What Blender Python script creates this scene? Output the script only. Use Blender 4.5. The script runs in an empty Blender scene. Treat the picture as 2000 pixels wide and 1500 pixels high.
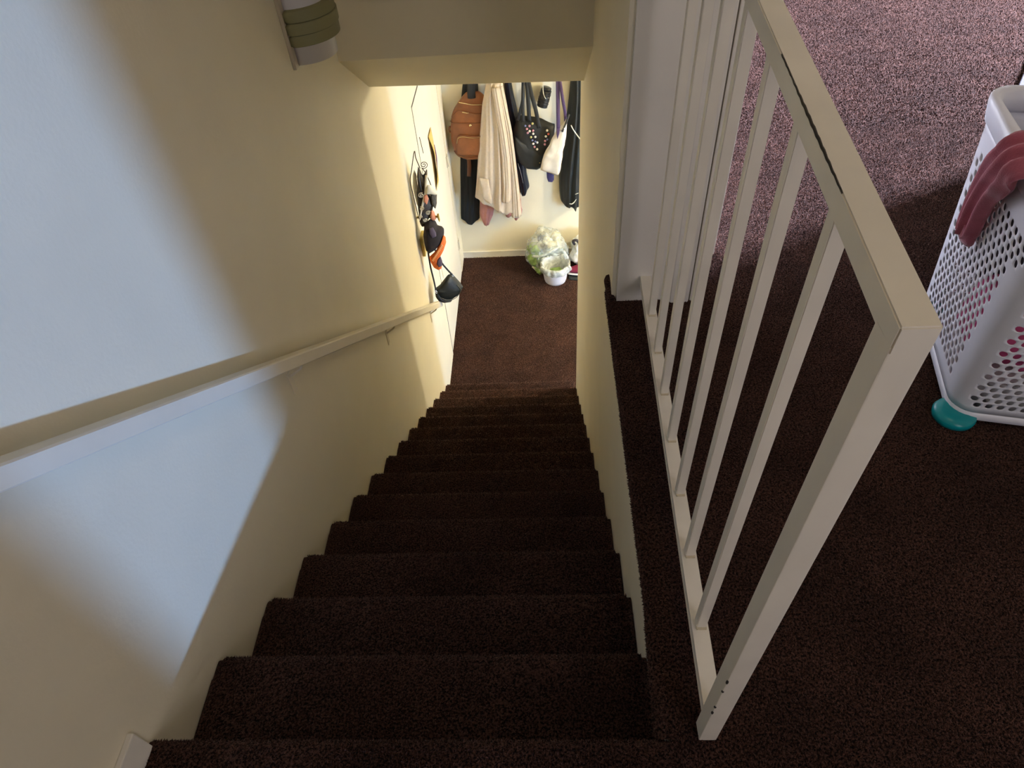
import bpy, bmesh, math, random
import numpy as np
from mathutils import Vector, Matrix, noise

S = bpy.context.scene
COL = S.collection

# ------------------------------------------------------------------ camera
cam_d = bpy.data.cameras.new('camera')
cam = bpy.data.objects.new('camera', cam_d)
COL.objects.link(cam)
cam_d.sensor_fit = 'HORIZONTAL'
cam_d.sensor_width = 36.0
cam_d.lens = 36.0 * 1304.87 / 2000.0
cam_d.clip_start = 0.02
R_ = Vector((0.99813764, 0.01620464, -0.05881035))
U_ = Vector((0.02845514, 0.7290806, 0.68383608))
F_ = Vector((-0.0539588, 0.68423599, -0.72726168))
C_ = Vector((0.83469553, -0.39271337, 1.44599061))
cam.matrix_world = Matrix(((R_.x, U_.x, -F_.x, C_.x), (R_.y, U_.y, -F_.y, C_.y), (R_.z, U_.z, -F_.z, C_.z), (0, 0, 0, 1)))
S.camera = cam

# ------------------------------------------------------------------ colour management
S.view_settings.view_transform = 'Standard'
S.view_settings.look = 'None'
S.view_settings.gamma = 1.0
S.view_settings.use_curve_mapping = False
S.view_settings.exposure = 0.0
S.cycles.use_denoising = True
S.cycles.max_bounces = 10
S.cycles.diffuse_bounces = 7
S.cycles.transparent_max_bounces = 16

# ------------------------------------------------------------------ world and lights
wd = bpy.data.worlds.new('world')
S.world = wd
wd.use_nodes = True
wd.node_tree.nodes['Background'].inputs[0].default_value = (0.55, 0.7, 1.0, 1)
wd.node_tree.nodes['Background'].inputs[1].default_value = 0.1


def aim(o, d):
    o.rotation_euler = Vector(d).to_track_quat('-Z', 'Y').to_euler()


def area(name, loc, d, sx, sy, power, col, spread=180):
    l = bpy.data.lights.new(name, 'AREA')
    l.shape = 'RECTANGLE'
    l.size, l.size_y = sx, sy
    l.energy = power
    l.color = col
    l.spread = math.radians(spread)
    o = bpy.data.objects.new(name, l)
    COL.objects.link(o)
    o.location = loc
    aim(o, d)
    return o


sun_d = bpy.data.lights.new('daylight_sun', 'SUN')
sun_d.energy = 2.7
sun_d.angle = math.radians(2.6)
sun_d.color = (0.27, 0.50, 1.0)
sun = bpy.data.objects.new('daylight_sun', sun_d)
COL.objects.link(sun)
aim(sun, (-1.0, 1.0, -0.15))
sun.location = (4, -4, 2)
# sky light entering the window behind the camera
area('window_skylight', (2.32, -1.69, 1.25), (-0.3, 1, -0.25), 0.84, 1.6, 13.5, (0.97, 0.91, 0.98))
# window of the bedroom side, upper floor
area('bedroom_window_light', (9.0, 5.05, 3.3), (-1, -0.4, -0.45), 0.4, 0.4, 6600, (0.70, 0.76, 1.0))
# warm fill added below the upper ceiling, no fixture behind it
area('upper_warm_fill', (1.5, 0.4, 2.36), (0, 0, -1), 0.4, 0.4, 2.4, (1.0, 0.80, 0.46))
# warm lamp of the lower hall
hl = bpy.data.lights.new('hall_lamp', 'POINT')
hl.energy = 138
hl.color = (1.0, 0.87, 0.61)
hl.shadow_soft_size = 0.045
ho = bpy.data.objects.new('hall_lamp', hl)
COL.objects.link(ho)
ho.location = (2.84, 4.145, -0.62)
# daylight in the lower hall coming from the right
area('hall_window_light', (3.35, 3.0, -1.85), (-1, 0.85, -0.02), 0.35, 0.8, 82, (0.33, 0.60, 1.0))


# ------------------------------------------------------------------ materials
def hexc(r, g, b):
    f = lambda c: ((c / 255 + 0.055) / 1.055) ** 2.4 if c > 10 else c / 255 / 12.92
    return (f(r), f(g), f(b), 1)


def mat(name, col, rough=0.6, metal=0.0, var=0.0, vscale=20.0, bump=0.0, bscale=200.0, sheen=0.0, sheen_col=None, spec=None, trans=0.0, alpha=1.0, sub=0.0, detail=4.0, coat=0.0):
    m = bpy.data.materials.new(name)
    m.use_nodes = True
    nt = m.node_tree
    b = nt.nodes['Principled BSDF']
    b.inputs['Base Color'].default_value = col
    b.inputs['Roughness'].default_value = rough
    b.inputs['Metallic'].default_value = metal
    if spec is not None:
        b.inputs['Specular IOR Level'].default_value = spec
    if sheen:
        b.inputs['Sheen Weight'].default_value = sheen
        b.inputs['Sheen Roughness'].default_value = 0.5
        if sheen_col:
            b.inputs['Sheen Tint'].default_value = sheen_col
    if trans:
        b.inputs['Transmission Weight'].default_value = trans
    if alpha < 1:
        b.inputs['Alpha'].default_value = alpha
    if coat:
        b.inputs['Coat Weight'].default_value = coat
    if var or bump:
        tc = nt.nodes.new('ShaderNodeTexCoord')
    if var:
        n = nt.nodes.new('ShaderNodeTexNoise')
        n.inputs['Scale'].default_value = vscale
        n.inputs['Detail'].default_value = detail
        nt.links.new(tc.outputs['Object'], n.inputs['Vector'])
        r = nt.nodes.new('ShaderNodeValToRGB')
        e = r.color_ramp.elements
        e[0].position, e[1].position = 0.3, 0.7
        e[0].color = tuple(c * (1 - var) for c in col[:3]) + (1,)
        e[1].color = tuple(min(1, c * (1 + var)) for c in col[:3]) + (1,)
        nt.links.new(n.outputs['Fac'], r.inputs['Fac'])
        nt.links.new(r.outputs['Color'], b.inputs['Base Color'])
    if bump:
        n2 = nt.nodes.new('ShaderNodeTexNoise')
        n2.inputs['Scale'].default_value = bscale
        n2.inputs['Detail'].default_value = 3
        nt.links.new(tc.outputs['Object'], n2.inputs['Vector'])
        bp = nt.nodes.new('ShaderNodeBump')
        bp.inputs['Strength'].default_value = bump
        bp.inputs['Distance'].default_value = 0.01
        nt.links.new(n2.outputs['Fac'], bp.inputs['Height'])
        nt.links.new(bp.outputs['Normal'], b.inputs['Normal'])
    return m


def carpet_mat(name, bump):
    m = bpy.data.materials.new(name)
    m.use_nodes = True
    nt = m.node_tree
    L = nt.links.new
    b = nt.nodes['Principled BSDF']
    b.inputs['Roughness'].default_value = 0.95
    b.inputs['Specular IOR Level'].default_value = 0.15
    b.inputs['Sheen Weight'].default_value = 0.2
    b.inputs['Sheen Roughness'].default_value = 0.32
    b.inputs['Sheen Tint'].default_value = (0.95, 0.60, 0.52, 1)
    tc = nt.nodes.new('ShaderNodeTexCoord')

    def nz(scale, det, rough=0.6):
        n = nt.nodes.new('ShaderNodeTexNoise')
        n.inputs['Scale'].default_value = scale
        n.inputs['Detail'].default_value = det
        n.inputs['Roughness'].default_value = rough
        L(tc.outputs['Object'], n.inputs['Vector'])
        return n
    tuft = nz(190, 2, 0.7)
    big = nz(5, 3)
    r = nt.nodes.new('ShaderNodeValToRGB')
    e = r.color_ramp.elements
    e[0].position, e[1].position = 0.41, 0.60
    e[0].color = (0.0056, 0.0027, 0.0020, 1)
    e[1].color = (0.122, 0.059, 0.045, 1)
    L(tuft.outputs['Fac'], r.inputs['Fac'])
    mx = nt.nodes.new('ShaderNodeMix')
    mx.data_type = 'RGBA'
    mx.blend_type = 'MULTIPLY'
    mx.inputs['Factor'].default_value = 1.0
    r2 = nt.nodes.new('ShaderNodeValToRGB')
    r2.color_ramp.elements[0].position, r2.color_ramp.elements[1].position = 0.35, 0.65
    r2.color_ramp.elements[0].color = (0.72, 0.70, 0.70, 1)
    r2.color_ramp.elements[1].color = (1.15, 1.12, 1.1, 1)
    L(big.outputs['Fac'], r2.inputs['Fac'])
    L(r.outputs['Color'], mx.inputs[6])
    L(r2.outputs['Color'], mx.inputs[7])
    L(mx.outputs[2], b.inputs['Base Color'])
    bp = nt.nodes.new('ShaderNodeBump')
    bp.inputs['Strength'].default_value = max(0.01, bump)
    bp.inputs['Distance'].default_value = 0.014
    L(tuft.outputs['Fac'], bp.inputs['Height'])
    if bump:
        L(bp.outputs['Normal'], b.inputs['Normal'])
    return m


M = {}
M['carpet'] = carpet_mat('carpet_backing', 1.0)
M['pile'] = carpet_mat('carpet_pile', 0.0)
M['wall'] = mat('cream_wall_paint', (0.82, 0.76, 0.60, 1), 0.55, var=0.03, vscale=3, bump=0.06, bscale=90)
M['white_wall'] = mat('white_wall_paint', (0.80, 0.765, 0.70, 1), 0.5, var=0.03, vscale=4, bump=0.06, bscale=90)
M['trim'] = mat('white_trim_paint', (0.80, 0.765, 0.70, 1), 0.42, var=0.05, vscale=7, bump=0.03, bscale=60)
M['rail'] = mat('cream_rail_enamel', (0.80, 0.755, 0.66, 1), 0.4, var=0.05, vscale=9, bump=0.03, bscale=50)
M['chip'] = mat('dark_bare_metal', (0.03, 0.025, 0.02, 1), 0.6)
M['crack_shade'] = mat('painted_crack_shade', (0.16, 0.14, 0.11, 1), 0.8)
M['gap'] = mat('painted_gap_shade', (0.02, 0.016, 0.012, 1), 0.9)
M['handrail'] = mat('cream_handrail_paint', (0.80, 0.745, 0.62, 1), 0.42, var=0.03, vscale=8)
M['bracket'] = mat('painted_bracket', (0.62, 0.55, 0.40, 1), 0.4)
M['door'] = mat('cream_door_paint', (0.80, 0.76, 0.65, 1), 0.5, var=0.03, vscale=3)
M['hinge'] = mat('hinge_metal', (0.62, 0.57, 0.46, 1), 0.4, 0.3)
M['lampglass'] = mat('frosted_lamp_glass', (0.72, 0.70, 0.74, 1), 0.35, sub=0.1)
M['olive'] = mat('olive_metal_band', (0.25, 0.24, 0.125, 1), 0.45)
M['lampplate'] = mat('lamp_backplate', (0.52, 0.46, 0.36, 1), 0.45)
M['basket'] = mat('white_basket_plastic', (0.80, 0.82, 0.90, 1), 0.35)
M['teal'] = mat('teal_plastic', (0.0, 0.27, 0.30, 1), 0.3)
M['dustyrose'] = mat('dusty_rose_fleece', (0.42, 0.105, 0.155, 1), 0.9, var=0.12, vscale=30, bump=0.2, bscale=300, sheen=0.3)
M['brightpink'] = mat('bright_pink_cloth', (0.55, 0.08, 0.22, 1), 0.9, var=0.2, vscale=15)
M['greycloth'] = mat('dark_grey_cloth', (0.04, 0.035, 0.045, 1), 0.9, var=0.2, vscale=15)
M['whitecloth'] = mat('pale_grey_cloth', (0.5, 0.5, 0.5, 1), 0.9, var=0.1, vscale=15)
M['greybox'] = mat('grey_fabric_box', (0.16, 0.155, 0.18, 1), 0.8, var=0.06, vscale=60)
M['blackplastic'] = mat('black_plastic', (0.012, 0.012, 0.014, 1), 0.4)
M['leather'] = mat('tan_leather', (0.215, 0.072, 0.021, 1), 0.42, var=0.16, vscale=14, bump=0.12, bscale=260)
M['leatherdk'] = mat('tan_leather_piping', (0.17, 0.055, 0.018, 1), 0.45)
M['gold'] = mat('gold_metal', (0.9, 0.72, 0.40, 1), 0.25, 1.0)
M['blackstrap'] = mat('black_webbing', (0.010, 0.011, 0.014, 1), 0.6, bump=0.2, bscale=300)
M['brownstrap'] = mat('brown_strap', (0.12, 0.045, 0.02, 1), 0.6)
M['blackcloth'] = mat('black_cloth', (0.008, 0.009, 0.010, 1), 0.85, var=0.2, vscale=20)
M['navycloth'] = mat('black_navy_nylon', (0.010, 0.013, 0.024, 1), 0.4, var=0.3, vscale=30)
M['jacket'] = mat('black_track_jacket', (0.011, 0.014, 0.016, 1), 0.65, var=0.2, vscale=12)
M['cream'] = mat('cream_knit', (0.57, 0.475, 0.375, 1), 0.95, var=0.05, vscale=50, bump=0.2, bscale=350, sheen=0.15)
M['pinksweat'] = mat('dusty_pink_sweatshirt', (0.42, 0.19, 0.175, 1), 0.95, var=0.08, vscale=40, bump=0.2, bscale=300)
M['pinkinside'] = mat('maroon_knit', (0.14, 0.04, 0.045, 1), 0.95)
M['blackbag'] = mat('black_bag_fabric', (0.012, 0.0125, 0.013, 1), 0.6, bump=0.1, bscale=300)
M['dot_white'] = mat('dot_white', (0.75, 0.74, 0.72, 1), 0.6)
M['dot_yellow'] = mat('dot_yellow', (0.62, 0.55, 0.22, 1), 0.6)
M['dot_pink'] = mat('dot_pink', (0.55, 0.26, 0.34, 1), 0.6)
M['dot_blue'] = mat('dot_blue', (0.16, 0.18, 0.40, 1), 0.6)
M['dot_red'] = mat('dot_red', (0.55, 0.13, 0.10, 1), 0.6)
M['canvas'] = mat('white_canvas', (0.72, 0.66, 0.58, 1), 0.9, var=0.04, vscale=30, bump=0.1, bscale=400)
M['purple'] = mat('purple_strap', (0.055, 0.03, 0.10, 1), 0.7)
M['indigo'] = mat('indigo_fabric', (0.035, 0.03, 0.12, 1), 0.7)
M['whiteline'] = mat('white_piping', (0.75, 0.75, 0.72, 1), 0.6)
M['cord'] = mat('white_cord', (0.8, 0.76, 0.66, 1), 0.7)
M['silver'] = mat('silver_metal', (0.6, 0.6, 0.58, 1), 0.3, 1.0)
M['wire'] = mat('dark_bronze_wire', (0.05, 0.035, 0.022, 1), 0.4, 0.6)
M['brownmesh'] = mat('dark_brown_scrollwork', (0.028, 0.018, 0.012, 1), 0.5, var=0.5, vscale=90, bump=0.3, bscale=150)
M['paper'] = mat('white_paper', (0.78, 0.73, 0.62, 1), 0.8)
M['greypaper'] = mat('grey_cloth_glove', (0.10, 0.09, 0.08, 1), 0.9, var=0.4, vscale=60)
M['salmon'] = mat('salmon_fabric', (0.68, 0.27, 0.17, 1), 0.8)
M['capcloth'] = mat('dark_purple_cap_cloth', (0.017, 0.012, 0.017, 1), 0.9, var=0.2, vscale=40)
M['caplining'] = mat('purple_lining', (0.085, 0.065, 0.115, 1), 0.9)
M['orange'] = mat('orange_cloth', (0.78, 0.16, 0.02, 1), 0.75, var=0.15, vscale=80)
M['lightorange'] = mat('pale_orange_embroidery', (0.88, 0.42, 0.16, 1), 0.7)
M['olivebag'] = mat('dark_olive_leather', (0.012, 0.0125, 0.008, 1), 0.5, bump=0.1, bscale=260)
M['olivepipe'] = mat('olive_piping', (0.06, 0.062, 0.045, 1), 0.45)
M['yellowpaint'] = mat('yellow_painted_wood', (0.62, 0.48, 0.13, 1), 0.5, var=0.06, vscale=30)
M['yellowpaper'] = mat('yellow_paper', (0.66, 0.46, 0.14, 1), 0.7)
M['purplepaper'] = mat('purple_edge_paper', (0.14, 0.05, 0.20, 1), 0.7)
M['binplastic'] = mat('white_bin_plastic', (0.78, 0.77, 0.86, 1), 0.35)
M['maroon'] = mat('maroon_suede', (0.20, 0.012, 0.045, 1), 0.8)
M['whiterubber'] = mat('white_rubber', (0.8, 0.77, 0.76, 1), 0.5)
M['darkrubber'] = mat('dark_grey_rubber', (0.022, 0.026, 0.024, 1), 0.6)
M['leaf'] = mat('crumpled_green_contents', (0.20, 0.30, 0.08, 1), 0.6, var=0.5, vscale=25)
M['pale'] = mat('crumpled_pale_contents', (0.70, 0.66, 0.48, 1), 0.7, var=0.2, vscale=25)
M['darkrub'] = mat('dark_rubbish', (0.03, 0.025, 0.035, 1), 0.6)
M['whitebag'] = mat('white_plastic_bag', (0.80, 0.83, 0.86, 1), 0.35, bump=0.4, bscale=30, sheen=0.1)


def plastic_film(name, opac, tint):
    m = bpy.data.materials.new(name)
    m.use_nodes = True
    nt = m.node_tree
    out = nt.nodes['Material Output']
    b = nt.nodes['Principled BSDF']
    b.inputs['Base Color'].default_value = tint
    b.inputs['Roughness'].default_value = 0.22
    tr = nt.nodes.new('ShaderNodeBsdfTransparent')
    tr.inputs[0].default_value = (0.97, 0.98, 0.96, 1)
    mx = nt.nodes.new('ShaderNodeMixShader')
    tc = nt.nodes.new('ShaderNodeTexCoord')
    n = nt.nodes.new('ShaderNodeTexNoise')
    n.inputs['Scale'].default_value = 14
    n.inputs['Detail'].default_value = 4
    n.inputs['Distortion'].default_value = 1.2
    nt.links.new(tc.outputs['Object'], n.inputs['Vector'])
    r = nt.nodes.new('ShaderNodeMapRange')
    r.inputs[1].default_value, r.inputs[2].default_value = 0.35, 0.7
    r.inputs[3].default_value, r.inputs[4].default_value = opac * 0.55, min(1, opac * 1.5)
    nt.links.new(n.outputs['Fac'], r.inputs[0])
    nt.links.new(r.outputs[0], mx.inputs[0])
    bp = nt.nodes.new('ShaderNodeBump')
    bp.inputs['Strength'].default_value = 0.6
    bp.inputs['Distance'].default_value = 0.02
    nt.links.new(n.outputs['Fac'], bp.inputs['Height'])
    nt.links.new(bp.outputs['Normal'], b.inputs['Normal'])
    nt.links.new(tr.outputs[0], mx.inputs[1])
    nt.links.new(b.outputs[0], mx.inputs[2])
    nt.links.new(mx.outputs[0], out.inputs[0])
    return m


M['film'] = plastic_film('clear_plastic_film', 0.34, (0.74, 0.78, 0.76, 1))
M['liner'] = plastic_film('cloudy_plastic_liner', 0.62, (0.72, 0.76, 0.72, 1))


# ------------------------------------------------------------------ builders
def obj(name, bm, m, parent=None, smooth=True):
    me = bpy.data.meshes.new(name)
    bmesh.ops.recalc_face_normals(bm, faces=bm.faces)
    if smooth:
        for f in bm.faces:
            f.smooth = True
    bm.to_mesh(me)
    bm.free()
    for mm in (m if isinstance(m, (list, tuple)) else [m]):
        me.materials.append(mm)
    o = bpy.data.objects.new(name, me)
    COL.objects.link(o)
    if parent:
        o.parent = parent
    return o


def flat(name, bm, m, parent=None):
    return obj(name, bm, m, parent, smooth=False)


def struct(o):
    o['kind'] = 'structure'
    return o


def tag(o, label, cat, group=None):
    o['label'] = label
    o['category'] = cat
    if group:
        o['group'] = group
    return o


def thing(name, label, cat, loc=(0, 0, 0), group=None):
    o = bpy.data.objects.new(name, None)
    o.empty_display_size = 0.05
    COL.objects.link(o)
    o.location = loc
    return tag(o, label, cat, group)


def part(name, bm, m, parent, smooth=True, label=None):
    o = obj(name, bm, m, None, smooth)
    # meshes are modelled in world coordinates; only the thing's own Empty is offset
    o.parent = parent
    o.matrix_parent_inverse = Matrix.Translation(-Vector(parent.location))
    if label:
        o['label'] = label
    return o


def box(bm, a, b, bev=0.0, mi=0, seg=2):
    x0, y0, z0 = a
    x1, y1, z1 = b
    t = bmesh.new()
    bmesh.ops.create_cube(t, size=1)
    for v in t.verts:
        v.co = Vector(((x0 + x1) / 2 + v.co.x * (x1 - x0), (y0 + y1) / 2 + v.co.y * (y1 - y0), (z0 + z1) / 2 + v.co.z * (z1 - z0)))
    if bev:
        bmesh.ops.bevel(t, geom=list(t.edges), offset=bev, segments=seg, affect='EDGES', profile=0.6)
    merge(bm, t, mi)
    return bm


def merge(bm, t, mi=0):
    vm = {}
    for v in t.verts:
        vm[v] = bm.verts.new(v.co)
    for f in t.faces:
        try:
            nf = bm.faces.new([vm[v] for v in f.verts])
            nf.material_index = mi
        except ValueError:
            pass
    t.free()


def beam(bm, p, q, w, h, bev=0.002, up=(0, 0, 1), mi=0):
    """rectangular bar from p to q; w across, h along the up side"""
    p, q = Vector(p), Vector(q)
    d = (q - p)
    ln = d.length
    d.normalize()
    s = d.cross(Vector(up)).normalized()
    u = s.cross(d).normalized()
    t = bmesh.new()
    bmesh.ops.create_cube(t, size=1)
    for v in t.verts:
        c = v.co
        v.co = p + d * ((c.x + 0.5) * ln) + s * (c.y * w) + u * (c.z * h)
    if bev:
        bmesh.ops.bevel(t, geom=list(t.edges), offset=bev, segments=2, affect='EDGES')
    merge(bm, t, mi)
    return bm


def catmull(P, n):
    P = [Vector(p) for p in P]
    if len(P) < 3:
        return [P[0].lerp(P[-1], i / n) for i in range(n + 1)]
    out = []
    for i in range(len(P) - 1):
        a = P[max(i - 1, 0)]
        b, c = P[i], P[i + 1]
        d = P[min(i + 2, len(P) - 1)]
        for k in range(n):
            t = k / n
            out.append(0.5 * ((2 * b) + (c - a) * t + (2 * a - 5 * b + 4 * c - d) * t * t + (3 * b - 3 * c + d - a) * t ** 3))
    out.append(P[-1])
    return out


def tube(bm, pts, r, n=8, smooth=5, flatten=None, mi=0, up=None):
    """round tube, or a strap when flatten=(half width, half thickness)"""
    P = catmull(pts, smooth) if smooth else [Vector(p) for p in pts]
    rings = []
    prev = None
    for i, p in enumerate(P):
        d = (P[min(i + 1, len(P) - 1)] - P[max(i - 1, 0)])
        if d.length < 1e-9:
            d = Vector((0, 0, 1))
        d.normalize()
        ref = Vector(up) if up else (prev if prev is not None else (Vector((0, 1, 0)) if abs(d.y) < 0.9 else Vector((1, 0, 0))))
        a = (ref - d * ref.dot(d)).normalized()
        b = d.cross(a).normalized()
        prev = a
        ra, rb = (r, r) if not flatten else (flatten[1], flatten[0])
        rr = r(i / (len(P) - 1)) if callable(r) else None
        if rr is not None:
            ra = rb = rr
        rings.append([bm.verts.new(p + a * (ra * math.cos(2 * math.pi * k / n)) + b * (rb * math.sin(2 * math.pi * k / n))) for k in range(n)])
    for i in range(len(rings) - 1):
        for k in range(n):
            f = bm.faces.new([rings[i][k], rings[i][(k + 1) % n], rings[i + 1][(k + 1) % n], rings[i + 1][k]])
            f.material_index = mi
    for rg in (rings[0], rings[-1]):
        try:
            bm.faces.new(rg).material_index = mi
        except ValueError:
            pass
    return bm


def lathe(bm, prof, cx, cy, n=40, cap0=True, cap1=True, fn=None, mi=0):
    """profile of (radius, z) around a vertical axis"""
    rings = []
    for (r, z) in prof:
        rg = []
        for k in range(n):
            a = 2 * math.pi * k / n
            p = Vector((cx + r * math.cos(a), cy + r * math.sin(a), z))
            if fn:
                p = fn(p, a, r, z)
            rg.append(bm.verts.new(p))
        rings.append(rg)
    for i in range(len(rings) - 1):
        for k in range(n):
            bm.faces.new([rings[i][k], rings[i][(k + 1) % n], rings[i + 1][(k + 1) % n], rings[i + 1][k]]).material_index = mi
    if cap0:
        bm.faces.new(rings[0]).material_index = mi
    if cap1:
        bm.faces.new(rings[-1]).material_index = mi
    return bm


def interp(T, z):
    """rows (z, a, b...) sorted from high to low"""
    if z >= T[0][0]:
        return T[0][1:]
    for i in range(len(T) - 1):
        if T[i][0] >= z >= T[i + 1][0]:
            t = (T[i][0] - z) / max(1e-9, T[i][0] - T[i + 1][0])
            return tuple(p + (q - p) * t for p, q in zip(T[i][1:], T[i + 1][1:]))
    return T[-1][1:]


def cloth(bm, rows, yb, th, folds=5, amp=0.02, hem=None, ns=48, nt=44, seed=0, drift=0.6, top_flat=0.35):
    """a garment hanging on a wall: folded front, flat back, closed"""
    rnd = random.Random(seed)
    ph = [rnd.uniform(0, 6.28) for _ in range(4)]
    zt = rows[0][0]
    F, B = [], []
    for j in range(nt + 1):
        t = j / nt
        fr, br = [], []
        for i in range(ns + 1):
            s = i / ns
            if hem:
                zb = hem[-1][1]
                for k in range(len(hem) - 1):
                    if hem[k][0] <= s <= hem[k + 1][0]:
                        u = (s - hem[k][0]) / max(1e-9, hem[k + 1][0] - hem[k][0])
                        zb = hem[k][1] + (hem[k + 1][1] - hem[k][1]) * u
                        break
            else:
                zb = rows[-1][0]
            z = zt + (zb - zt) * t
            xl, xr = interp(rows, z)
            x = xl + (xr - xl) * s
            env = max(0.0, math.sin(math.pi * s)) ** 0.45
            sd = s + drift * 0.06 * math.sin(3.1 * t + ph[3])
            fold = 0.6 * math.sin(2 * math.pi * folds * sd + ph[0] + 1.3 * t) + 0.4 * math.sin(2 * math.pi * folds * 1.73 * sd + ph[1] - 0.9 * t)
            fold += 0.5 * noise.noise(Vector((x * 14, z * 5, seed)))
            a = amp * (top_flat + (1 - top_flat) * t)
            yf = yb - th * env * (0.75 + 0.25 * t) - a * fold * env
            x += 0.25 * a * math.cos(2 * math.pi * folds * sd + ph[0]) * env
            fr.append(bm.verts.new((x, min(yf, yb - 0.003), z)))
            br.append(bm.verts.new((x, yb, z + (0.004 if j == nt else 0))))
        F.append(fr)
        B.append(br)
    for j in range(nt):
        for i in range(ns):
            bm.faces.new([F[j][i], F[j][i + 1], F[j + 1][i + 1], F[j + 1][i]])
            bm.faces.new([B[j][i], B[j + 1][i], B[j + 1][i + 1], B[j][i + 1]])
    for i in range(ns):
        bm.faces.new([F[0][i], B[0][i], B[0][i + 1], F[0][i + 1]])
        bm.faces.new([F[nt][i], F[nt][i + 1], B[nt][i + 1], B[nt][i]])
    for j in range(nt):
        bm.faces.new([F[j][0], F[j + 1][0], B[j + 1][0], B[j][0]])
        bm.faces.new([F[j][ns], B[j][ns], B[j + 1][ns], F[j + 1][ns]])
    return bm


def resample(P, n):
    P = [Vector((p[0], p[1])) for p in P]
    P.append(P[0])
    L = [0]
    for i in range(len(P) - 1):
        L.append(L[-1] + (P[i + 1] - P[i]).length)
    out = []
    k = 0
    for i in range(n):
        d = L[-1] * i / n
        while L[k + 1] < d:
            k += 1
        t = (d - L[k]) / max(1e-9, L[k + 1] - L[k])
        out.append(P[k].lerp(P[k + 1], t))
    return out


def puff(bm, outline, y, df, db=None, n=56, rings=9, wob=0.0, seed=0, center=None, mi=0, tilt=None, power=0.5):
    """pillow-like solid from an (x, z) outline; df/db = bulge to the front (-y) / back"""
    if db is None:
        db = df * 0.4
    O = resample(outline, n)
    c = Vector(center) if center else sum(O, Vector((0, 0))) / n
    fr, bk = [], []

    def pos(p2, yy):
        v = Vector((p2.x, yy, p2.y))
        if wob:
            v += noise.noise_vector(Vector((p2.x * 13, p2.y * 13, seed + (3.3 if yy > y else 0)))) * wob
        if tilt:
            v.y += tilt(p2.x, p2.y)
        return v
    for k in range(rings):
        r = 1 - k / rings
        h = (1 - r ** 2.6) ** power
        fr.append([bm.verts.new(pos(c + (p - c) * r, y - df * h)) for p in O])
        bk.append(fr[0] if k == 0 else [bm.verts.new(pos(c + (p - c) * r, y + db * h)) for p in O])
    for R in (fr, bk):
        for k in range(rings - 1):
            for i in range(n):
                f = bm.faces.new([R[k][i], R[k][(i + 1) % n], R[k + 1][(i + 1) % n], R[k + 1][i]])
                f.material_index = mi
    for R, s in ((fr, -df), (bk, db)):
        cv = bm.verts.new(pos(c, y + s))
        for i in range(n):
            f = bm.faces.new([R[-1][i], R[-1][(i + 1) % n], cv])
            f.material_index = mi
    return bm


def sphere(bm, c, r, sub=3, sc=(1, 1, 1), wob=0.0, seed=0, freq=3.0, mi=0, fn=None):
    t = bmesh.new()
    bmesh.ops.create_icosphere(t, subdivisions=sub, radius=1)
    for v in t.verts:
        p = v.co.copy()
        k = 1 + wob * (noise.noise(p * freq + Vector((seed, seed * 2, 0))) + 0.5 * noise.noise(p * freq * 2.7 + Vector((0, seed, seed))))
        q = Vector((p.x * r * sc[0] * k, p.y * r * sc[1] * k, p.z * r * sc[2] * k))
        v.co = Vector(c) + q
        if fn:
            v.co = fn(v.co, p)
    merge(bm, t, mi)
    return bm


NPR = np.random.default_rng(7)


def tufts(P, Nn, parent, h=0.0065, r=0.0022, lean=(0.0, 0.0, 0.0)):
    """carpet pile: one small pointed yarn end per point, as a single mesh"""
    P = np.asarray(P, float)
    Nn = np.asarray(Nn, float)
    n = len(P)
    h = h if np.ndim(h) else np.full(n, h)
    r = r if np.ndim(r) else np.full(n, r)
    d = Nn + NPR.normal(0, 0.42, (n, 3)) + np.asarray(lean)
    d /= np.linalg.norm(d, axis=1)[:, None]
    a = np.cross(d, NPR.normal(0, 1, (n, 3)))
    a /= np.linalg.norm(a, axis=1)[:, None]
    b_ = np.cross(d, a)
    hh = h * NPR.uniform(0.65, 1.25, n)
    rr = r * NPR.uniform(0.8, 1.2, n)
    vs = np.empty((n, 4, 3))
    for k in range(3):
        t = 2 * math.pi * k / 3
        vs[:, k] = P - Nn * 0.001 + (a * math.cos(t) + b_ * math.sin(t)) * rr[:, None]
    vs[:, 3] = P + d * hh[:, None]
    base = np.arange(n)[:, None] * 4
    tri = (base[:, :, None] + np.array([[0, 1, 3], [1, 2, 3], [2, 0, 3]])[None]).reshape(-1)
    me = bpy.data.meshes.new('carpet_pile')
    me.vertices.add(n * 4)
    me.vertices.foreach_set('co', vs.reshape(-1).astype(np.float32))
    me.loops.add(n * 9)
    me.loops.foreach_set('vertex_index', tri.astype(np.int32))
    me.polygons.add(n * 3)
    me.polygons.foreach_set('loop_start', np.arange(0, n * 9, 3, dtype=np.int32))
    me.update(calc_edges=True)
    me.materials.append(M['pile'])
    o = bpy.data.objects.new('carpet_pile', me)
    COL.objects.link(o)
    o.parent = parent
    off = Vector(parent.location)
    if parent.parent:
        off = Vector((0, 0, 0))
    o.matrix_parent_inverse = Matrix.Translation(-off)
    o['kind'] = 'stuff'
    return o


def grid_pts(x0, x1, y0, y1, z, sp, keep=None):
    xs = np.arange(x0, x1, sp)
    ys = np.arange(y0, y1, sp)
    X, Y = np.meshgrid(xs, ys)
    X = X.ravel() + NPR.uniform(-0.5, 0.5, X.size) * sp
    Y = Y.ravel() + NPR.uniform(-0.5, 0.5, Y.size) * sp
    if keep is not None:
        k = keep(X, Y)
        X, Y = X[k], Y[k]
    return np.stack([X, Y, np.full(X.size, z)], 1), np.tile([0, 0, 1.0], (X.size, 1))


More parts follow.
